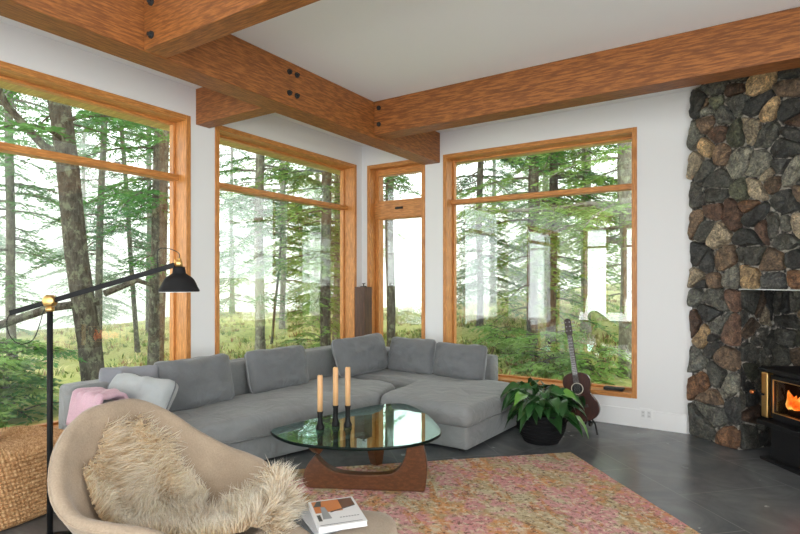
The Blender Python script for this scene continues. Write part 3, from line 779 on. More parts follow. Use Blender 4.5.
# ------------------------------------------------------------------ floor lamp
def lamp():
    P = Vector((-3.323, 1.473, 0)); r = empty('floor_lamp', P)
    b = MB(); b.lathe([(.001, 0), (.145, 0), (.147, .012), (.14, .022), (.03, .028), (.02, .05), (.001, .05)], (0, 0, 0), 36); b.build('base', M['black'], r, True)
    b = MB(); b.tube([(0, 0, .03), (0, 0, 1.335)], .0155, 14); b.build('pole', M['black'], r, True)
    K = Vector((0, 0, 1.387))
    b = MB(); b.lathe([(.001, -.036), (.014, -.036), (.014, -.026), (.022, -.02), (.022, 0), (.001, 0)], (0, 0, 1.352), 16)
    b.build('collar', M['brass'], r, True)
    ax = Vector((-3.512, 1.35, 1.319)) - P; bx_ = Vector((-2.735, 1.858, 1.590)) - P
    # swivel knob: short cylinder facing the room
    d = (bx_ - ax).normalized(); q = Vector((d.y, -d.x, 0)).normalized()
    b = MB(); b.tube([K - q * .022, K - q * .018, K + q * .018, K + q * .024], [.026, .034, .034, .026], 20); b.build('knob', M['brass'], r, True)
    b = MB()
    Mx = Matrix.Translation(ax) @ d.to_track_quat('X', 'Z').to_matrix().to_4x4()
    b.box((0, -.007, -.014), ((bx_ - ax).length, .007, .014), Mx); b.build('arm', M['black'], r, bevel=.002)
    # shade hanging vertically at the end
    Sp = Vector((-2.712, 1.872, 1.468)) - P
    prof = [(.108, -.028), (.110, -.022), (.106, -.014), (.098, .0), (.090, .02), (.080, .04), (.066, .055), (.048, .066), (.036, .076), (.033, .10), (.030, .112), (.001, .116)]
    n = 40; b = MB(); b.lathe(prof, Sp, n); b.f = [f for f in b.f if len(f) < n]; sh = b.build('lamp_shade', M['black'], r, True)
    b = MB(); b.lathe([(a * .965, z - .003) for a, z in prof], Sp, n); b.f = [f for f in b.f if len(f) < n]; tag(b.build('shade_lining', mat('white_enamel', (.8, .8, .78), .4), sh, True), 'white enamel inside of the shade')
    b = MB(); b.lathe([(.001, .108), (.018, .112), (.018, .138), (.012, .15), (.001, .152)], Sp, 16); b.lathe([(.010, .150), (.010, .160), (.001, .162)], Sp, 12); sk = b.build('socket', M['brass'], r, True)
    b = MB(); b.lathe([(.001, -.02), (.025, -.012), (.03, .01), (.022, .04), (.012, .06), (.012, .10)], Sp, 16); bl = mat('bulb_glass', (.85, .85, .82), .2); b.build('bulb', bl, sh, True)
    # brass yoke
    b = MB(); b.tube([Sp + Vector((-.018, 0, .125)), Sp + Vector((-.03, -.01, .155)), bx_ + Vector((0, 0, .0))], .004, 8); b.build('bracket', M['brass'], r, True)
    # flex
    b = MB(); top = bx_ - d * .10 + Vector((0, 0, .012))
    pts = [Sp + Vector((0, 0, .155)), Sp + Vector((-.005, 0, .19)), Sp + Vector((-.05, -.035, .215)), Sp + Vector((-.10, -.065, .205)), top]
    def smooth_(p, n=6):
        o_ = []
        for i in range(len(p) - 1):
            p0, p1, p2, p3 = p[max(i - 1, 0)], p[i], p[i + 1], p[min(i + 2, len(p) - 1)]
            for s in [k / n for k in range(n)]: o_.append(.5 * ((2 * p1) + (-p0 + p2) * s + (2 * p0 - 5 * p1 + 4 * p2 - p3) * s * s + (-p0 + 3 * p1 - 3 * p2 + p3) * s ** 3))
        return o_ + [p[-1]]
    b.tube(smooth_(pts), .0028, 6); b.build('power_cord', M['matte_black'], r, True); b = MB()
    pts = [ax + Vector((.002, 0, -.002)), ax + Vector((-.018, -.01, -.05)), ax + Vector((0, 0, -.13)), ax + Vector((.05, .03, -.175)), ax + Vector((.11, .07, -.15)), Vector((-.05, -.03, 1.26)), Vector((-.03, -.02, 1.33)), Vector((-.014, -.008, 1.34))]
    b.tube(smooth_(pts), .0028, 6); b.build('power_cord', M['matte_black'], r, True)
    tag(r, 'black floor lamp with brass knob, angled arm and dome shade, between basket and armchair', 'lamp')
lamp()

# ------------------------------------------------------------------ woven basket pouf
def basket():
    c = (-4.09, 1.52, 0); r = empty('woven_pouf', c, R(12))
    n = 480; rows = 19; H = .465; b = MB()
    def sq(a, rad):
        ca, sa = math.cos(a), math.sin(a); k = (abs(ca) ** 3.2 + abs(sa) ** 3.2) ** (-1 / 3.2); return ca * k * rad, sa * k * rad
    vs = []; prof = []
    sub = 5
    for j in range(rows * sub + 1):
        t = j / (rows * sub); z = t * H
        e_ = min(t / .12, 1); e2 = min((1 - t) / .08, 1)
        rad = .30 + .055 * math.sin(min(e_, 1) * math.pi / 2) * 1 - .035 * (1 - math.sin(e2 * math.pi / 2)) + .02 * math.sin(t * math.pi)
        prof.append((rad, z))
    for j, (rad, z) in enumerate(prof):
        ph = (j / sub); row = int(ph); fr = ph - row
        for k in range(n):
            a = 2 * math.pi * k / n
            w1 = math.sin(k * math.pi / 2 + row * 1.57 + fr * 1.6); bul = .021 * math.sin(fr * math.pi) * (.55 + .45 * w1) + .002 * noise.noise(Vector((k * .7, j * .6, 0)))
            x, y = sq(a, rad + bul - .004); vs.append((x, y, z + .004 * w1 * math.sin(fr * math.pi)))
    m = prof.__len__(); fs = [(j * n + k, j * n + (k + 1) % n, (j + 1) * n + (k + 1) % n, (j + 1) * n + k) for j in range(m - 1) for k in range(n)]
    b.add(vs, fs)
    mt = mat('seagrass_weave', (.5, .3, .15), .75)
    tc = noise_tex(mt, (1, 1, .6), 55, 4, .7); rr = ramp(mt, tc.outputs[0], [(.3, (.26, .12, .045)), (.5, (.54, .30, .13)), (.7, (.78, .54, .30))]); Lk(mt, rr.outputs[0], bsdf(mt).inputs['Base Color']); bump(mt, tc.outputs[0], .5, .004)
    b.build('woven_side', mt, r, True)
    b = MB(); rings = 16; vs = []
    for j in range(rings * 3 + 1):
        s = 1 - j / (rings * 3)
        for k in range(n):
            a = 2 * math.pi * k / n; x, y = sq(a, (.315) * s); fr = (j / 3) % 1
            vs.append((x, y, H - .004 + .008 * (1 - s ** 4) + .012 * math.sin(fr * math.pi) * (.55 + .45 * math.sin(k * 1.57 + j // 3))))
    b.add(vs, [(j * n + k, j * n + (k + 1) % n, (j + 1) * n + (k + 1) % n, (j + 1) * n + k) for j in range(rings * 3) for k in range(n)])
    b.build('woven_top', mt, r, True)
    tag(r, 'honey brown woven rope pouf with rounded corners on the floor at the left window', 'pouf')
basket()

# ------------------------------------------------------------------ armchair with sheepskin
CH_LOC = Vector((-2.205, 1.515, 0)); CH_ROT = R(12)
def lerp_tab(tab, x):
    for (x0, y0), (x1, y1) in zip(tab, tab[1:]):
        if x <= x1:
            t = (x - x0) / (x1 - x0); t = t * t * (3 - 2 * t) if False else t; return y0 + (y1 - y0) * t
    return tab[-1][1]
def smooth_tab(tab, x):       # catmull-rom
    n = len(tab)
    for i in range(n - 1):
        if x <= tab[i + 1][0] or i == n - 2:
            p0, p1, p2, p3 = tab[max(i - 1, 0)][1], tab[i][1], tab[i + 1][1], tab[min(i + 2, n - 1)][1]
            s = (x - tab[i][0]) / (tab[i + 1][0] - tab[i][0])
            return .5 * ((2 * p1) + (-p0 + p2) * s + (2 * p0 - 5 * p1 + 4 * p2 - p3) * s * s + (-p0 + 3 * p1 - 3 * p2 + p3) * s ** 3)
ZR = [(0, .90), (20, .885), (40, .80), (60, .67), (80, .59), (100, .57), (120, .55), (138, .485), (158, .41), (180, .385)]
RR = [(0, .387), (20, .405), (40, .432), (60, .441), (80, .432), (100, .414), (120, .414), (138, .423), (158, .405), (180, .387)]
def rim(phi):
    a = abs(math.degrees(phi)); return smooth_tab(RR, a), smooth_tab(ZR, a)
def shell_pt(phi, s):
    Rr, Zr = rim(phi); z0 = .33
    a = abs(math.degrees(phi)); p = 3.2 if a < 110 else 3.2 - 1.2 * min(1, (a - 110) / 60)
    return Vector((-math.cos(phi) * Rr * s, math.sin(phi) * Rr * s, z0 + (Zr - z0) * s ** p))
def shell_xy(x, y):
    phi = math.atan2(y, -x); Rr, _ = rim(phi); s = math.hypot(x, y) / Rr
    return phi, s
BOU = fabric('cream_boucle', (.37, .285, .205), 130, .22, .95, 0, 1.0)
def armchair():
    r = empty('lounge_chair', CH_LOC, CH_ROT)
    n = 72; S_ = [.04, .15, .3, .45, .58, .68, .77, .85, .92, .97, 1.0]; b = MB(); vs = []
    for s in S_:
        for k in range(n): vs.append(shell_pt(-math.pi + 2 * math.pi * k / n, s))
    m = len(S_)
    # lip and outer skin
    th = .055
    for (o_, dz) in ((.3, .014), (.7, .012), (1.0, -.006)):
        for k in range(n):
            ph = -math.pi + 2 * math.pi * k / n; p = shell_pt(ph, 1.0); d = Vector((-math.cos(ph), math.sin(ph), 0)); vs.append(p + d * th * o_ + Vector((0, 0, dz)))
    for s in (.97, .92, .85, .77, .68, .58, .45, .3, .15, .04):
        for k in range(n):
            ph = -math.pi + 2 * math.pi * k / n; p = shell_pt(ph, s); d = Vector((-math.cos(ph), math.sin(ph), 0)); f = s
            vs.append(p + d * th * f + Vector((0, 0, -.05 * (1 - f * .8) - .01)))
    tot = len(vs) // n
    fs = [(j * n + k, j * n + (k + 1) % n, (j + 1) * n + (k + 1) % n, (j + 1) * n + k) for j in range(tot - 1) for k in range(n)]
    fs += [tuple(range(n)), tuple(range((tot - 1) * n, tot * n))]
    b.add(vs, fs); b.build('shell', BOU, r, True)
    b = MB(); b.tube([shell_pt(-math.pi + 2 * math.pi * k / n, 1.0) + Vector((math.cos(math.pi - math.pi + 2 * math.pi * k / n) * th * .98, -math.sin(-0 + 2 * math.pi * k / n) * th * .98, -.012)) if False else
                     shell_pt(-math.pi + 2 * math.pi * k / n, 1.0) + Vector((-math.cos(-math.pi + 2 * math.pi * k / n), math.sin(-math.pi + 2 * math.pi * k / n), 0)) * th + Vector((0, 0, -.012)) for k in range(n + 1)], .006, 6, False)
    b.build('piping', BOU, r, True)
    for (x, y) in ((.26, .26), (.26, -.26), (-.28, .24), (-.28, -.24)):
        b = MB(); b.tube([(x * .6, y * .6, .315), (x * .9, y * .9, .25), (x * 1.15, y * 1.15, .0)], .009, 10); b.build('leg', M['steel'], r, True)
    tag(r, 'cream boucle shell armchair with high curved back, in the left foreground', 'armchair')
armchair()

def sheepskin():
    r = empty('sheepskin', CH_LOC, CH_ROT); rg = random.Random(5)
    LO = [(-.38, -.02), (-.35, -.12), (-.28, -.25), (-.15, -.29), (0, -.26), (.1, -.2), (.2, -.10), (.35, -.04), (.48, .04), (.54, .14)]
    HI = [(-.38, .06), (-.35, .15), (-.28, .25), (-.15, .28), (-.06, .26), (.02, .10), (.10, .13), (.16, .26), (.25, .32), (.38, .34), (.48, .31), (.54, .2)]
    # outline in plan (chair local): from high on the back, across the seat, out over the front edge
    def inside(x, y):
        if not -.365 <= x <= .53: return False
        k = .035 * noise.noise(Vector((x * 6, y * 6, 0)))
        return lerp_tab(LO, x) + k < y < lerp_tab(HI, x) + k
    def surf(x, y):
        ph, s = shell_xy(x, y)
        if s <= 1.0: p = shell_pt(ph, max(s, .02))
        else:
            p = shell_pt(ph, 1.0); ex = math.hypot(x, y) - math.hypot(p.x, p.y); d = Vector((-math.cos(ph), math.sin(ph), 0))
            p = p + d * ex * .8 + Vector((0, 0, .02 - ex * ex * 4))
        h = .022 + .05 * max(0, noise.noise(Vector((x * 6, y * 6, 3))) + .35)
        return p + Vector((0, 0, h))
    def nrm(x, y):
        e_ = .01; a = surf(x + e_, y) - surf(x - e_, y); c = surf(x, y + e_) - surf(x, y - e_); return a.cross(c).normalized()
    b = MB(); n = 60; idx = {}
    for j in range(n):
        for i in range(n):
            x = -.42 + .96 * i / n; y = -.40 + .84 * j / n
            if inside(x, y): idx[(i, j)] = len(b.v); p = surf(x, y); b.v.append(tuple(p))
    for (i, j) in idx:
        if all(q in idx for q in ((i + 1, j), (i + 1, j + 1), (i, j + 1))): b.f.append((idx[(i, j)], idx[(i + 1, j)], idx[(i + 1, j + 1)], idx[(i, j + 1)]))
    hide = mat('sheepskin_hide', (.72, .58, .40), .95)
    b.build('hide', hide, r, True)
    fm = mat('sheep_wool', (.8, .7, .55), .8, 0, .2)
    at = N(fm, 'ShaderNodeAttribute'); at.attribute_name = 'tone'; Lk(fm, at.outputs[0], bsdf(fm).inputs['Base Color'])
    tr = N(fm, 'ShaderNodeBsdfTranslucent'); Lk(fm, at.outputs[0], tr.inputs[0]); mx = N(fm, 'ShaderNodeMixShader'); mx.inputs[0].default_value = .55
    out_ = [q for q in fm.node_tree.nodes if q.type == 'OUTPUT_MATERIAL'][0]; Lk(fm, bsdf(fm).outputs[0], mx.inputs[1]); Lk(fm, tr.outputs[0], mx.inputs[2]); Lk(fm, mx.outputs[0], out_.inputs[0])
    b = MB(); cnt = 0; b.c = []
    while cnt < 17000:
        x = rg.uniform(-.42, .54); y = rg.uniform(-.42, .46)
        if not inside(x, y): continue
        cnt += 1
        p = surf(x, y); nn = nrm(x, y)
        cl = Vector((noise.noise(Vector((x * 9, y * 9, 5))), noise.noise(Vector((x * 9, y * 9, 15))), 0)) * 1.6
        out = Vector((x - .05, y - .05, -.1)) * .9
        tdir = (cl + out + Vector((rg.gauss(0, .35), rg.gauss(0, .35), rg.gauss(0, .2))))
        tdir = tdir - nn * tdir.dot(nn)
        d = (nn * 1.0 + tdir * .75).normalized(); d2 = (d + tdir * .6 + Vector((0, 0, .05))).normalized()
        L = rg.uniform(.05, .10) * (1.25 if rg.random() < .2 else 1); w_ = rg.uniform(.0016, .0030)
        side = d.cross(Vector((rg.uniform(-1, 1), rg.uniform(-1, 1), rg.uniform(-1, 1)))).normalized() * w_
        q1 = p + d * L * .5; q2 = p + d * L * .5 + d2 * L * .5
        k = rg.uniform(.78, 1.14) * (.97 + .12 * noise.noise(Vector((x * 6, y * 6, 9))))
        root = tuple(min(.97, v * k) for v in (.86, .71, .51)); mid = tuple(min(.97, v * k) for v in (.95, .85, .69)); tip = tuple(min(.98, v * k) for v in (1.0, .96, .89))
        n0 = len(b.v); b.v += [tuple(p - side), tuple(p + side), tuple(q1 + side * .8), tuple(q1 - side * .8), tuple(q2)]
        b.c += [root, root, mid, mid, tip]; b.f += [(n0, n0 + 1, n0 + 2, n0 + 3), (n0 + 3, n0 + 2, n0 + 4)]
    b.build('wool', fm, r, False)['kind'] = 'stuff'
    tag(r, 'shaggy cream sheepskin draped over the seat and back of the armchair', 'sheepskin')
sheepskin()

# ------------------------------------------------------------------ ottoman and books
OT = Vector((-1.59, 1.88, 0))
def ottoman():
    a = R(22); r = empty('ottoman', OT, a)
    b = MB(); P_ = [(-.27, -.22), (.27, -.22), (.27, .22), (-.27, .22)]
    slab(b, P_, .11, .24, .395, .05, .012); b.build('cushion', BOU, r, True)
    b = MB(); pipe_along(b, P_, .11, .30, (0, 0)); b.build('piping', BOU, r, True)
    b = MB(); slab(b, [(-.25, -.2), (.25, -.2), (.25, .2), (-.25, .2)], .09, .21, .245, .01); b.build('frame', M['steel'], r, True)
    for (x, y) in ((.2, .16), (.2, -.16), (-.2, .16), (-.2, -.16)):
        b = MB(); b.tube([(x * .9, y * .9, .22), (x * 1.1, y * 1.1, 0.013)], .008, 10); b.build('leg', M['steel'], r, True)
    tag(r, 'cream upholstered ottoman holding the magazines, at the bottom of the picture', 'ottoman')
ottoman()

def book(name, c, rz, w_, h_, t_, covermat, label, cat, decor=None):
    r = empty(name, c, rz)
    b = MB(); b.box((-w_ / 2, -h_ / 2, 0), (w_ / 2, h_ / 2, .002)); b.box((-w_ / 2, -h_ / 2, t_ - .002), (w_ / 2, h_ / 2, t_)); b.box((-w_ / 2, -h_ / 2, .002), (-w_ / 2 + .003, h_ / 2, t_ - .002))
    cv = b.build('cover', covermat, r, bevel=.0006)
    b = MB(); b.box((-w_ / 2 + .003, -h_ / 2 + .003, .002), (w_ / 2 - .003, h_ / 2 - .003, t_ - .002)); b.build('pages', mat('paper', (.72, .71, .68), .8), r)
    if decor:
        for (poly, z, mm) in decor:
            q = MB(); q.prism(poly, t_ + z, t_ + z + .0003); q.build('cover_print', mm, cv)
    return tag(r, label, cat)
whitec = mat('white_glossy_cover', (.74, .74, .75), .3); darkc = mat('dark_cover', (.09, .10, .11), .35); greyc = mat('grey_cover', (.45, .46, .48), .35)
po, pb, pg, pd = mat('print_orange', (.55, .19, .06), .35), mat('print_brown', (.13, .06, .04), .35), mat('print_grey', (.30, .31, .33), .35), mat('print_dark', (.06, .065, .07), .35)
bz = .4075
ba = R(52)
BC = OT + Vector((-.014, .032, 0))
book('magazine', (BC.x - .035, BC.y - .045, bz), ba + R(20), .21, .27, .006, darkc, 'dark magazine at the bottom of the pile on the ottoman', 'magazine')
book('magazine', (BC.x - .02, BC.y - .025, bz + .0062), ba + R(9), .21, .27, .009, greyc, 'grey magazine in the middle of the pile on the ottoman', 'magazine')
w2, h2 = .108, .142
dec = [([(-w2 + .012, .0), (.03, .0), (.03, h2 - .012), (-w2 + .012, h2 - .012)], 0.0001, po), ([(.03, .02), (w2 - .012, .04), (w2 - .012, h2 - .012), (.03, h2 - .012)], .0001, pb),
       ([(-.075, -.07), (-.035, -.07), (-.045, .06), (-.065, .06)], .0005, pg), ([(-w2 + .012, -.085), (-.08, -.085), (-.08, -.02), (-w2 + .012, -.02)], .0001, pd),
       ([(-.03, -.01), (.09, .035), (.092, .045), (-.03, .0)], .0009, pd), ([(-w2 + .012, .07), (-.06, .07), (-.05, h2 - .012), (-.07, h2 - .012)], .0005, pd)]
dec += [([(.0 + i * .013, -.075), (.009 + i * .013, -.075), (.009 + i * .013, -.066), (.0 + i * .013, -.066)], .0002, pg) for i in range(7)]
dec += [([(-w2 + .01, -.128), (w2 - .02, -.128), (w2 - .02, -.124), (-w2 + .01, -.124)], .0002, pd)]
book('book', (BC.x + .01, BC.y, bz + .0154), ba, w2 * 2, h2 * 2, .024, whitec, 'thick white book with an orange and grey building cover, topmost on the ottoman', 'book', dec)

# ------------------------------------------------------------------ potted plant
def plant():
    c = Vector((-1.66, 4.97, 0)); r = empty('potted_plant', c); rg = random.Random(21)
    b = MB(); prof = []
    for j in range(61):
        t = j / 60; rad = .155 + .07 * math.sin(min(1, t * 1.25) * math.pi * .6) + (.0045 * math.sin(t * 20 * math.pi)); prof.append((rad, t * .27))
    prof = [(.001, 0), (.15, 0)] + prof + [(prof[-1][0] - .015, .272), (.19, .23), (.001, .23)]
    bk = mat('black_woven_basket', (.008, .008, .009), .85, 0, .2); nn = noise_tex(bk, (1, 1, 3), 60, 3); bump(bk, nn.outputs[0], .6, .004)
    b.lathe(prof, (0, 0, 0), 40); b.build('basket_pot', bk, r, True)
    b = MB(); b.lathe([(.001, .245), (.18, .24)], (0, 0, 0), 24); b.build('soil', mat('soil', (.03, .022, .015), .95), r)
    lm = mat('glossy_leaf', (.03, .12, .03), .28); at = N(lm, 'ShaderNodeAttribute'); at.attribute_name = 'tone'
    n1 = noise_tex(lm, (1, 1, 1), 30, 2); Lk(lm, mixc(lm, .15, at.outputs[0], (.05, .12, .04)), bsdf(lm).inputs['Base Color'])
    for i in range(82):
        a = rg.uniform(0, 2 * math.pi); reach = rg.uniform(.04, .30); top = rg.uniform(.32, .58) - reach * .45
        s0 = Vector((rg.uniform(-.08, .08), rg.uniform(-.08, .08), .24)); e_ = Vector((math.cos(a) * reach, math.sin(a) * reach, top))
        mid = (s0 + e_) / 2 + Vector((0, 0, .09)); pts = [s0 * (1 - t) ** 2 + mid * 2 * t * (1 - t) + e_ * t * t for t in (0, .2, .4, .6, .8, 1)]
        b = MB(); b.col = (.05, .16, .04); b.tube(pts, .0035, 5)
        # leaf
        L = rg.uniform(.17, .27); W = L * rg.uniform(.24, .33); dirn = (Vector((math.cos(a), math.sin(a), 0)) + Vector((rg.gauss(0, .35), rg.gauss(0, .35), rg.uniform(-.1, .5)))).normalized()
        side = dirn.cross(Vector((rg.gauss(0, .3), rg.gauss(0, .3), 1))).normalized(); up = side.cross(dirn)
        k = rg.uniform(.6, 1.5); yel = rg.random() < .08
        b.col = (.022 * k, .085 * k, .02 * k) if not yel else (.16, .36, .06)
        vs = []; nl = 9; drp = rg.uniform(.5, 1.1)
        for j in range(nl + 1):
            t = j / nl; wd = W * math.sin(min(1, t * 1.02) ** .75 * math.pi) ** .9 if 0 < t < 1 else .001
            cpt = e_ + dirn * L * t * (1 - .15 * drp * t) + Vector((0, 0, -drp * L * t * t * .75))
            for q in (-1, -.5, 0, .5, 1): vs.append(cpt + side * wd * q + up * (abs(q) * wd * .38 + .006 * math.sin(t * 14 + q * 3) * abs(q)))
        fs = [(j * 5 + q, j * 5 + q + 1, (j + 1) * 5 + q + 1, (j + 1) * 5 + q) for j in range(nl) for q in range(4)]
        b.add(vs, fs); b.build('leaf', lm, r, True)
    tag(r, 'leafy green houseplant in a black woven basket pot beside the chaise end', 'plant')
plant()

# ------------------------------------------------------------------ guitar on stand
def guitar():
    base = Vector((-1.43, 5.56, 0)); r = empty('acoustic_guitar', base)
    # local frame: x across, z up along neck, y depth (front = -y); lean back and tilt left
    Mx = Matrix.Translation((0.0, 0, .085)) @ Matrix.Rotation(R(8), 4, 'Z') @ Matrix.Rotation(R(-9.5), 4, 'Y') @ Matrix.Rotation(R(-10), 4, 'X')
    ol = []
    H = [(0, .0), (.07, .004), (.13, .03), (.168, .07), (.182, .12), (.172, .18), (.145, .225), (.122, .265), (.118, .30), (.128, .345), (.136, .385), (.128, .43), (.10, .465), (.05, .485), (0, .488)]
    full = [(x, z) for x, z in H] + [(-x, z) for x, z in H[-2:0:-1]]
    K = [Vector((p[0], p[1])) for p in full]; n = len(K)
    for i in range(n):
        p0, p1, p2, p3 = K[i - 1], K[i], K[(i + 1) % n], K[(i + 2) % n]
        for s in (0, .33, .66): ol.append(.5 * ((2 * p1) + (-p0 + p2) * s + (2 * p0 - 5 * p1 + 4 * p2 - p3) * s * s + (-p0 + 3 * p1 - 3 * p2 + p3) * s ** 3))
    mah = wood('mahogany_top', (.055, .014, .008), (.028, .008, .005), 2, .5, 40); side = mat('dark_side_lacquer', (.035, .012, .008), .2); mah.node_tree.nodes['Principled BSDF'].inputs['Specular IOR Level'].default_value = .25; ros = mat('rosewood', (.03, .017, .012), .45); bone = mat('bone', (.7, .66, .55), .5)
    k = len(ol)
    def ring(y, s=1.0): return [Mx @ Vector((p.x * s, y, .244 + (p.y - .244) * s)) for p in ol]
    b = MB(); b.add(ring(-.05, .985) + ring(-.045) + ring(.045) + ring(.05, .985), [(j * k + i, (j + 1) * k + i, (j + 1) * k + (i + 1) % k, j * k + (i + 1) % k) for j in range(3) for i in range(k)] + [tuple(range(3 * k, 4 * k))]); body = b.build('body', side, r, True)
    # top with sound hole
    b = MB(); vs = ring(-.0503, .985); hole = []
    for i in range(k):
        p = ol[i]; a = math.atan2(p.y - .325, p.x); hole.append(Mx @ Vector((math.cos(a) * .05, -.0505, .325 + math.sin(a) * .05)))
    b.add(vs + hole, [(i, (i + 1) % k, k + (i + 1) % k, k + i) for i in range(k)]); b.build('soundboard', mah, body)
    b = MB(); b.add([Mx @ Vector((math.cos(a) * q, -.052, .325 + math.sin(a) * q)) for q in (.052, .060) for a in [2 * math.pi * j / 32 for j in range(32)]], [(j, (j + 1) % 32, 32 + (j + 1) % 32, 32 + j) for j in range(32)]); b.build('rosette', bone, body)
    b = MB(); b.add([Mx @ Vector((math.cos(a) * .05, -.035, .325 + math.sin(a) * .05)) for a in [2 * math.pi * j / 32 for j in range(32)]], [tuple(range(32))]); b.build('sound_hole', M['matte_black'], body)
    b = MB(); b.box((-.08, -.060, .135), (.08, -.050, .165), Mx); b.box((-.04, -.064, .152), (.04, -.06, .156), Mx); b.build('bridge', ros, body, bevel=.003)
    b = MB(); b.box((-.025, -.045, .46), (.025, -.018, .865), Mx); neck = b.build('neck', mah, r, bevel=.008)
    b = MB(); b.prism([(-.027, .385), (.027, .385), (.0215, .868), (-.0215, .868)], 0, .006, Mx @ Matrix(((1, 0, 0, 0), (0, 0, 1, -.058), (0, 1, 0, 0), (0, 0, 0, 1)))); fb = b.build('fretboard', ros, neck)
    z = .865; L = .65
    for i in range(16):
        z_ = .865 - L * (1 - 2 ** (-(i + 1) / 12)); b = MB(); b.box((-.0225, -.0592, z_ - .0012), (.0225, -.0575, z_ + .0012), Mx); b.build('fret', M['steel'], fb)
    b = MB(); b.prism([(-.022, .865), (.022, .865), (.036, .90), (.032, 1.03), (.01, 1.045), (-.01, 1.045), (-.032, 1.03), (-.036, .90)], 0, .015, Mx @ Matrix(((1, 0, 0, 0), (0, 0, 1, -.055), (0, 1, 0, 0), (0, 0, 0, 1)))); hd = b.build('headstock', ros, neck, bevel=.002)
    for sx in (-1, 1):
        for z_ in (.915, .96, 1.005):
            b = MB(); b.tube([Mx @ Vector((sx * .03, -.047, z_)), Mx @ Vector((sx * .05, -.047, z_))], .003, 6); b.tube([Mx @ Vector((sx * .048, -.047, z_)), Mx @ Vector((sx * .062, -.047, z_))], .008, 8); b.tube([Mx @ Vector((sx * .018, -.05, z_)), Mx @ Vector((sx * .018, -.064, z_))], .004, 6); b.build('tuning_peg', M['steel'], hd)
    for i in range(6):
        x = (i - 2.5); b = MB(); b.tube([Mx @ Vector((x * .011, -.0645, .154)), Mx @ Vector((x * .0068, -.061, .868))], .0007, 4); b.build('string', M['steel'], neck)
    tag(r, 'dark mahogany acoustic guitar leaning on a stand in front of the large back window', 'guitar')
    # stand
    s = empty('guitar_stand', base + Vector((0, 0, 0)))
    b = MB(); b.tube([(0, .12, .03), (0, .10, .20), (-.02, .155, .36)], .009, 8); b.build('upright', M['black'], s, True)
    for p in ((-.19, -.10, 0), (.17, -.12, 0), (.02, .27, 0)):
        b = MB(); b.tube([(0, .11, .17), (p[0] * .75, p[1] * .5 + .03, .09), (p[0], p[1], .008)], .009, 8); b.build('leg', M['black'], s, True)
    for x in (-.10, .08):
        b = MB(); b.tube([(0, .10, .085), (x, .07, .07), (x, -.05, .065), (x, -.072, .075), (x, -.078, .11)], .008, 8); b.build('cradle_arm', M['black'], s, True)
    tag(s, 'black metal stand under the acoustic guitar', 'guitar stand')
guitar()

# ================================================================== outdoors
def gz(x, y):
    """terrain height"""
    dx = min(0, x - XL); dy = max(0, y - YB); d = math.hypot(dx, dy)
    az = math.atan2(dy, -dx + 1e-6) / (math.pi / 2)      # 0 = left, 1 = straight back
    az = max(0, min(1, az))
    ridge = -.45 + .55 * az + 1.5 * az ** 3
    e_ = 19 + 3 * az
    z = -.12 + (ridge + .12) * min(1, d / e_) ** 1.3
    if d > e_: z -= ((d - e_) * .16) ** 1.6
    z += .12 * noise.noise(Vector((x * .35, y * .35, 0))) * min(1, d / 3) + .35 * noise.noise(Vector((x * .1, y * .1, 5))) * min(1, d / 8)
    return z


def grass_mat():
    m = mat('dry_grass', (.4, .4, .15), .95, 0, .1)
    n = noise_tex(m, (1, 1, 1), .5, 5, .65); n2 = noise_tex(m, (1, 1, 1), 9, 6, .75)
    a = ramp(m, n.outputs[0], [(.32, (.17, .25, .05)), (.48, (.40, .42, .12)), (.62, (.50, .44, .19)), (.75, (.32, .20, .09))])
    b_ = ramp(m, n2.outputs[0], [(.3, (.12, .17, .04)), (.55, (.45, .44, .17)), (.75, (.62, .58, .30))])
    Lk(m, mixc(m, .5, a.outputs[0], b_.outputs[0]), bsdf(m).inputs['Base Color']); bump(m, n2.outputs[0], .6, .05)
    return m
M['grass'] = grass_mat()
b = MB(); nx, ny = 150, 170
xs = [XL - WT - 0.01 - 75 * (i / nx) ** 2.2 for i in range(nx + 1)][::-1] + [XL + 30 * i / 40 for i in range(41)]
ys = [-6 + (YB + WT + .02 + 6) * i / 40 for i in range(40)] + [YB + WT + .02 + 75 * (i / ny) ** 2.2 for i in range(ny + 1)]
W_ = len(xs)
for y in ys:
    for x in xs: b.v.append((x, y, gz(x, y) if not (x > XL - WT - .005 and y < YB + WT) else -.3))
b.f = [(j * W_ + i, j * W_ + i + 1, (j + 1) * W_ + i + 1, (j + 1) * W_ + i) for j in range(len(ys) - 1) for i in range(W_ - 1) if not (xs[i] > XL - WT - .1 and ys[j] < YB + WT - .1)]
S(b.build('ground', M['grass'], None, True))
# distant ridge
def far_hills():
    b = MB(); n = 90; vs = []
    for j, (d, zz) in enumerate(((90, -14), (110, -7), (150, 0), (170, 1))):
        for i in range(n + 1):
            a = R(70 + 110 * i / n); h = zz + (5 * noise.noise(Vector((i * .11, j * .3, 2))) + 2.0) * (j / 3) * (1.6 - i / n)
            b.v.append((math.cos(a) * d, math.sin(a) * d, h))
    b.f = [(j * (n + 1) + i, j * (n + 1) + i + 1, (j + 1) * (n + 1) + i + 1, (j + 1) * (n + 1) + i) for j in range(3) for i in range(n)]
    m = mat('far_forest', (.06, .11, .05), .95); S(b.build('distant_hills', m, None, True))
far_hills()

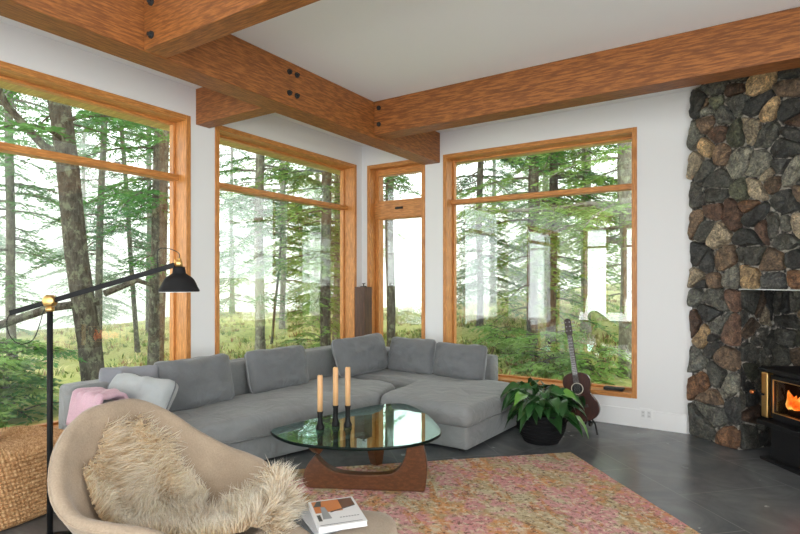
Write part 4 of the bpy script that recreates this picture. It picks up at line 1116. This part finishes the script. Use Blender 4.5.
def bark_mat(name, c0, c1, c2):
    m = mat(name, c0, .9, 0, .1)
    n = noise_tex(m, (1, 1, .28), 22, 6, .75); n2 = noise_tex(m, (1, 1, .8), 11, 5, .7)
    a = ramp(m, n.outputs[0], [(.35, c0), (.62, c1)]); p = ramp(m, n2.outputs[0], [(.52, (0, 0, 0)), (.60, (.9, .9, .9))])
    Lk(m, mixc(m, p.outputs[0], a.outputs[0], c2), bsdf(m).inputs['Base Color']); bump(m, n.outputs[0], .9, .05)
    return m
BK = bark_mat('fir_bark', (.055, .045, .036), (.17, .15, .12), (.25, .26, .18))
BK2 = bark_mat('pale_lichen_bark', (.16, .14, .11), (.36, .33, .27), (.46, .47, .35))
def leaf_mat(name, c0, c1):
    m = mat(name, c0, .7, 0, .15); oi = noise_tex(m, (1, 1, 1), 1.4, 3, .6)
    r = ramp(m, oi.outputs[0], [(.3, c0), (.7, c1)]); Lk(m, r.outputs[0], bsdf(m).inputs['Base Color'])
    nt = m.node_tree; tr = N(m, 'ShaderNodeBsdfTranslucent'); Lk(m, r.outputs[0], tr.inputs[0]); mx = N(m, 'ShaderNodeMixShader'); mx.inputs[0].default_value = .35
    out = [n for n in nt.nodes if n.type == 'OUTPUT_MATERIAL'][0]; Lk(m, bsdf(m).outputs[0], mx.inputs[1]); Lk(m, tr.outputs[0], mx.inputs[2]); Lk(m, mx.outputs[0], out.inputs[0])
    return m
LF = leaf_mat('fir_needles', (.06, .19, .055), (.18, .37, .11))
LF2 = leaf_mat('light_needles', (.15, .31, .07), (.38, .53, .17))
LF3 = leaf_mat('blue_green_needles', (.07, .20, .09), (.16, .32, .15))


def branch(lim, fol, p, az, L, rise, rg, dens=1.0, big=1.0):
    d = Vector((math.cos(az), math.sin(az), 0)); pts = []
    wob = rg.uniform(-.5, .5); n = 7
    for k in range(n + 1):
        t = k / n; pts.append(p + d * L * t + Vector((-d.y, d.x, 0)) * wob * L * .3 * t * t + Vector((0, 0, L * (rise * t - .38 * t * t))))
    lim.tube(pts, [max(.004, .013 * L * (1 - k / n) + .004) for k in range(n + 1)], 5, False)
    m = max(4, int(L * 10 * dens))
    for j in range(m):
        t = .18 + .82 * (j + rg.random() * .7) / m; t = min(t, 1); f = t * n; i = min(int(f), n - 1); q = pts[i].lerp(pts[i + 1], f - i)
        s = 1 if j % 2 else -1
        dd = (d * .75 + Vector((-d.y, d.x, 0)) * s * rg.uniform(.5, 1.2) + Vector((0, 0, rg.uniform(-.35, .1)))).normalized()
        l = (.16 + .34 * (1 - t) * min(L, 2.0) / 1.4 + rg.uniform(0, .14)) * big
        k = max(3, int(l / .042 * dens))
        perp = dd.cross(Vector((0, 0, 1))).normalized()
        for a in range(k):
            u = (a + .4) / k; c = q + dd * l * u + Vector((0, 0, -.25 * l * u * u))
            for s2 in (-1, 1):
                fd = (dd * .8 + perp * s2 * rg.uniform(.4, 1.1) + Vector((0, 0, rg.uniform(-.5, .25)))).normalized()
                fl = rg.uniform(.07, .13) * (1.1 - .4 * u) * big; sw = fd.cross(Vector((rg.gauss(0, .5), rg.gauss(0, .5), 1))).normalized() * fl * .19
                n0 = len(fol.v); fol.v += [tuple(c), tuple(c + fd * fl * .5 + sw), tuple(c + fd * fl), tuple(c + fd * fl * .5 - sw)]; fol.f.append((n0, n0 + 1, n0 + 2, n0 + 3))


def conifer(name, h, r0, r1, bend, brs, rg, lm, bm_, loc, label, group='forest trees outside the windows', dens=1.0, big=1.0, extra=None):
    """brs: list of (zmin, zmax, count, Lmin, Lmax, rise)"""
    t = empty(name, loc); tr = MB(); n = 14; pts = []
    for k in range(n + 1):
        s = k / n; pts.append(Vector((bend[0] * s + .06 * noise.noise(Vector((s * 4, loc[0], 0))), bend[1] * s + .06 * noise.noise(Vector((s * 4, loc[1], 9))), -.25 + (h + .25) * s)))
    rad = [r0 + (r1 - r0) * (k / n) for k in range(n + 1)]; rad[0] *= 1.35
    tr.tube(pts, rad, 14); tr.build('trunk', bm_, t, True)
    lim = MB(); fol = MB()
    for (z0, z1, cnt, l0, l1, rise) in brs:
        for _ in range(cnt):
            z = rg.uniform(z0, z1); f = (z + .25) / (h + .25) * n; i = min(max(int(f), 0), n - 1); p = pts[i].lerp(pts[i + 1], f - i)
            branch(lim, fol, p, rg.uniform(0, 2 * math.pi), rg.uniform(l0, l1), rise, rg, dens, big)
    if extra: extra(lim, fol)
    lim.build('branches', bm_, t); fol.build('foliage', lm, t)
    return tag(t, label, 'tree', group)


rg = random.Random(99)
ru = lambda p: (p[0], p[1], gz(*p))
# nearest trunks, one by one
def moss_limb(lim, fol):
    P = [Vector(p) for p in ((.02, 0, 1.35), (-.25, -.45, 1.28), (-.6, -1.1, 1.0), (-1.0, -1.8, .7), (-1.5, -2.6, .25))]
    lim.tube(P, [.05, .05, .045, .04, .03], 8)
    P = [Vector(p) for p in ((.05, .05, 1.45), (.12, .45, 1.62), (.15, .65, 1.55), (.15, .7, 1.25), (.13, .69, 1.05))]; lim.tube(P, [.045, .035, .03, .025, .008], 8)
    P = [Vector(p) for p in ((-.2, -.3, 3.15), (-.35, -.5, 3.3), (-.5, -.85, 3.75), (-.45, -1.1, 4.3))]; lim.tube(P, [.06, .05, .04, .03], 8)
    for k in range(5): branch(lim, fol, P[2] + Vector((0, 0, .2 * k)), R(200 + 40 * k), 1.2, .1, rg)
conifer('fir_tree', 7.5, .145, .11, (-.50, -.65), [(3.2, 7, 26, .8, 2.0, .15)], rg, LF, BK, ru((-7.05, 3.70)), 'nearest thick leaning fir trunk with mossy limbs, seen through the left window', extra=moss_limb)
conifer('fir_tree', 8, .13, .11, (.1, .15), [(3.0, 8, 40, .8, 1.8, .1), (1.6, 3, 5, .3, .8, 0)], rg, LF, BK, ru((-8.4, 5.36)), 'straight dark fir trunk at the right side of the left window, behind the lamp shade')
conifer('fir_tree', 9, .10, .07, (.1, -.2), [(2.4, 9, 55, .8, 2.0, .05), (1.2, 2.4, 8, .3, .8, 0)], rg, LF, BK, ru((-13.7, 5.33)), 'slim fir tree at the far left edge of the left window')
conifer('fir_tree', 9, .085, .06, (0, .2), [(2.2, 9, 55, .7, 1.8, .05)], rg, LF3, BK, ru((-13.2, 6.9)), 'slim fir just right of the thick leaning trunk')
conifer('fir_tree', 9, .06, .045, (-.35, -.5), [(1.8, 9, 60, .5, 1.5, .05)], rg, LF3, BK, ru((-13.3, 8.0)), 'thin fir leaning left, under the middle of the lamp arm')
conifer('fir_tree', 9, .085, .06, (0, 0), [(2.4, 9, 50, .6, 1.6, .05)], rg, LF3, BK, ru((-15.9, 9.9)), 'thin fir close beside the straight dark trunk in the left window')
conifer('fir_tree', 9, .11, .085, (-.05, 0), [(2.0, 8, 66, .8, 1.9, .05), (1.1, 2.0, 6, .5, 1.0, 0)], rg, LF, BK2, ru((-9.2, 8.36)), 'pale fir trunk left of centre in the second window')
conifer('young_tree', 6, .035, .02, (.25, .5), [(2.0, 5.5, 25, .4, 1.1, .2)], rg, LF, BK, ru((-10.3, 9.75)), 'thin dark bent sapling between the trunks in the second window')
conifer('fir_tree', 8, .11, .09, (.0, .1), [(1.7, 7, 70, .7, 1.6, .08), (.5, 1.7, 12, .3, .8, 0)], rg, LF2, BK, ru((-7.3, 8.37)), 'dark fir trunk near the right side of the second window')
conifer('fir_tree', 9, .15, .12, (.0, .1), [(2.0, 8, 70, .8, 1.8, .05)], rg, LF2, BK2, ru((-8.35, 10.1)), 'pale lichen covered fir trunk at the right side of the second window')
conifer('fir_tree', 9, .09, .07, (0, .1), [(1.4, 8, 70, .8, 2.0, .05)], rg, LF2, BK2, ru((-12.4, 12.2)), 'slender fir in the hazy middle of the second window')
conifer('fir_tree', 10, .10, .07, (0, .1), [(1.0, 9, 80, .9, 2.2, .0)], rg, LF2, BK2, ru((-13.4, 14.9)), 'bushy pale fir in the haze behind the second window trunks')
conifer('fir_tree', 8, .09, .08, (.0, 0), [(2.85, 8, 60, .5, 1.4, .05)], rg, LF, BK, ru((-6.2, 9.15)), 'mottled fir trunk seen through the narrow window')
conifer('fir_tree', 8, .08, .07, (.0, 0), [(2.9, 8, 24, .4, .9, .05)], rg, LF, BK, ru((-5.72, 8.0)), 'fir trunk at the left side of the narrow window')
conifer('fir_tree', 8, .115, .09, (.05, 0), [(2.3, 7.5, 46, .9, 2.2, .05), (.8, 2.2, 10, .8, 1.5, 0)], rg, LF2, BK, ru((-3.75, 10.7)), 'dark double trunk fir in the middle of the large back window, left stem')
conifer('fir_tree', 8, .10, .08, (.1, 0), [(2.1, 7.5, 46, .9, 2.2, .05), (.6, 2, 9, .6, 1.5, 0)], rg, LF, BK, ru((-3.55, 11.3)), 'dark double trunk fir in the middle of the large back window, right stem')
conifer('fir_tree', 9, .11, .09, (0, 0), [(1.6, 8, 60, .9, 2.2, .05), (.6, 1.6, 9, .6, 1.5, 0)], rg, LF2, BK2, ru((-3.1, 12.3)), 'grey fir trunk behind the guitar neck')
def long_limb(lim, fol):
    P = [Vector(p) for p in ((0, 0, 2.55), (-.6, .1, 2.78), (-1.3, .3, 2.76), (-2.1, .3, 2.80), (-2.9, .5, 2.86))]; lim.tube(P, [.06, .05, .045, .035, .02], 8)
    P2 = [Vector(p) for p in ((0, 0, 2.1), (-.5, .1, 2.2), (-.9, .2, 2.45), (-1.5, .2, 2.3))]; lim.tube(P2, [.05, .04, .03, .02], 8)
    for p in P[1:] + P2[1:]:
        for _ in range(4): branch(lim, fol, p, rg.uniform(0, 6.28), rg.uniform(.5, 1.1), .1, rg)
conifer('fir_tree', 7, .15, .13, (-.05, .05), [(2.2, 7, 40, .9, 2.0, .08), (.9, 2.2, 8, .4, 1.1, 0)], rg, LF2, BK2, ru((-1.62, 9.1)), 'thick pale mossy fir trunk at the right side of the large back window', extra=long_limb)
conifer('fir_tree', 8, .09, .07, (0, .1), [(.9, 7, 80, .8, 1.9, .0)], rg, LF3, BK, ru((-6.0, 13.0)), 'bushy fir at the left side of the large back window')
conifer('fir_tree', 9, .10, .07, (0, .1), [(1.2, 8, 80, .9, 2.1, .0)], rg, LF2, BK2, ru((-5.3, 16.2)), 'pale fir on the slope behind the large back window')
conifer('fir_tree', 9, .10, .07, (0, .1), [(1.0, 8, 80, .9, 2.1, .0)], rg, LF2, BK2, ru((-1.6, 15.2)), 'pale green fir behind the thick mossy trunk in the back window')
# hazier trees farther off
for (p, lab) in (((-22.5, 7.5), 'hazy fir far down the slope in the left window, left of the thick trunk'), ((-25, 12.5), 'hazy fir far down the slope in the left window, right of the thick trunk'), ((-20, 16.5), 'hazy fir beyond the meadow at the left side of the second window'), ((-17, 19.5), 'hazy fir beyond the meadow in the middle of the second window'), ((-9.5, 22), 'hazy fir on the ridge behind the narrow window'), ((-7.5, 23), 'hazy fir on the ridge behind the large back window')):
    conifer('fir_tree', 10, .12, .04, (0, 0), [(.5, 4, 34, 1.4, 2.4, .0), (4, 10, 46, .7, 1.6, .0)], rg, LF3, BK, ru(p), lab, dens=.7, big=1.5)


def bush(loc, r, h, lm, label, cnt=40, name='shrub'):
    t = empty(name, loc); lim = MB(); fol = MB()
    for _ in range(cnt): branch(lim, fol, Vector((rg.uniform(-.1, .1), rg.uniform(-.1, .1), rg.uniform(0, h))), rg.uniform(0, 6.28), rg.uniform(.5, 1) * r, .35, rg, 1.2)
    lim.build('branches', BK, t); fol.build('foliage', lm, t); return tag(t, label, 'shrub')
bush(ru((-7.1, 2.2)), 1.05, .95, LF2, 'bright green fir shrub low in the left window, beside the basket', 34)
bush(ru((-8.6, 3.0)), .9, .8, LF, 'green fir shrub behind the leaning trunk foot', 34)
bush(ru((-7.35, 2.85)), .7, .9, LF, 'small dark green fir shrub just left of the leaning trunk foot', 26)
bush(ru((-2.9, 8.9)), .8, .6, LF2, 'light green fir shrub outside the large back window, left of the guitar', 26)
bush(ru((-2.0, 8.4)), .55, .5, LF2, 'light green fir shrub outside the large back window, right of the guitar', 18)
bush(ru((-4.05, 9.8)), .6, .5, LF2, 'small green shrub on the grass in the narrow window', 24)
bush(ru((-8.1, 9.1)), .8, 1.5, LF2, 'yellow green shrub between the two right trunks of the second window', 40)

def undergrowth():
    b = MB(); b.c = []; rq = random.Random(4)
    for _ in range(9000):
        if rq.random() < .5: a = rq.uniform(R(90), R(185)); d = rq.uniform(1.2, 20) ** 1.0
        else: a = rq.uniform(R(60), R(135)); d = rq.uniform(1.0, 20)
        x = XL + .5 + math.cos(a) * d; y = YB - .5 + math.sin(a) * d
        if x > XL - .5 and y < YB + .5: continue
        if y < .5: continue
        if noise.noise(Vector((x * .6, y * .6, 3))) < -.12: continue
        z = gz(x, y); c0 = rq.choice([(.50, .46, .20), (.38, .40, .13), (.22, .30, .07), (.58, .50, .28), (.16, .24, .06), (.30, .18, .09)])
        f = rq.uniform(.7, 1.2); b.col = tuple(v * f for v in c0); hh = rq.uniform(.06, .22)
        for k in range(7):
            th = rq.uniform(0, 6.28); q = Vector((math.cos(th), math.sin(th), 0)); l = rq.uniform(.5, 1) * hh; p = Vector((x, y, z - .02)) + q * rq.uniform(0, .12); sd = Vector((-q.y, q.x, 0)) * .014
            b.add([p - sd, p + sd, p + sd * .7 + q * l * .3 + Vector((0, 0, l * .7)), p - sd * .7 + q * l * .3 + Vector((0, 0, l * .7)), p + q * l * .8 + Vector((0, 0, l))], [(0, 1, 2, 3), (3, 2, 4)])
    m = mat('meadow_grass', (.3, .3, .1), .9, 0, .1); at = N(m, 'ShaderNodeAttribute'); at.attribute_name = 'tone'; Lk(m, at.outputs[0], bsdf(m).inputs['Base Color'])
    o = b.build('meadow_grass', m); tag(o, 'tufts of yellow green meadow grass on the slope outside the windows', 'grass', kind='stuff')
undergrowth()

# fog bank over the slope (a real scattering volume standing outdoors)
def fog():
    m = bpy.data.materials.new('drifting_fog'); m.use_nodes = True; nt = m.node_tree
    for n in list(nt.nodes): nt.nodes.remove(n)
    o = nt.nodes.new('ShaderNodeOutputMaterial'); s = nt.nodes.new('ShaderNodeVolumeScatter'); s.inputs['Color'].default_value = (.97, .985, 1, 1); s.inputs['Density'].default_value = .026; nt.links.new(s.outputs[0], o.inputs['Volume'])
    b = MB(); b.prism([(-11, -40), (-11, 12.0), (12, 12.0), (12, 140), (-140, 140), (-140, -40)], -12, 14)
    ob = b.build('fog_bank', m); ob['kind'] = 'structure'
fog()
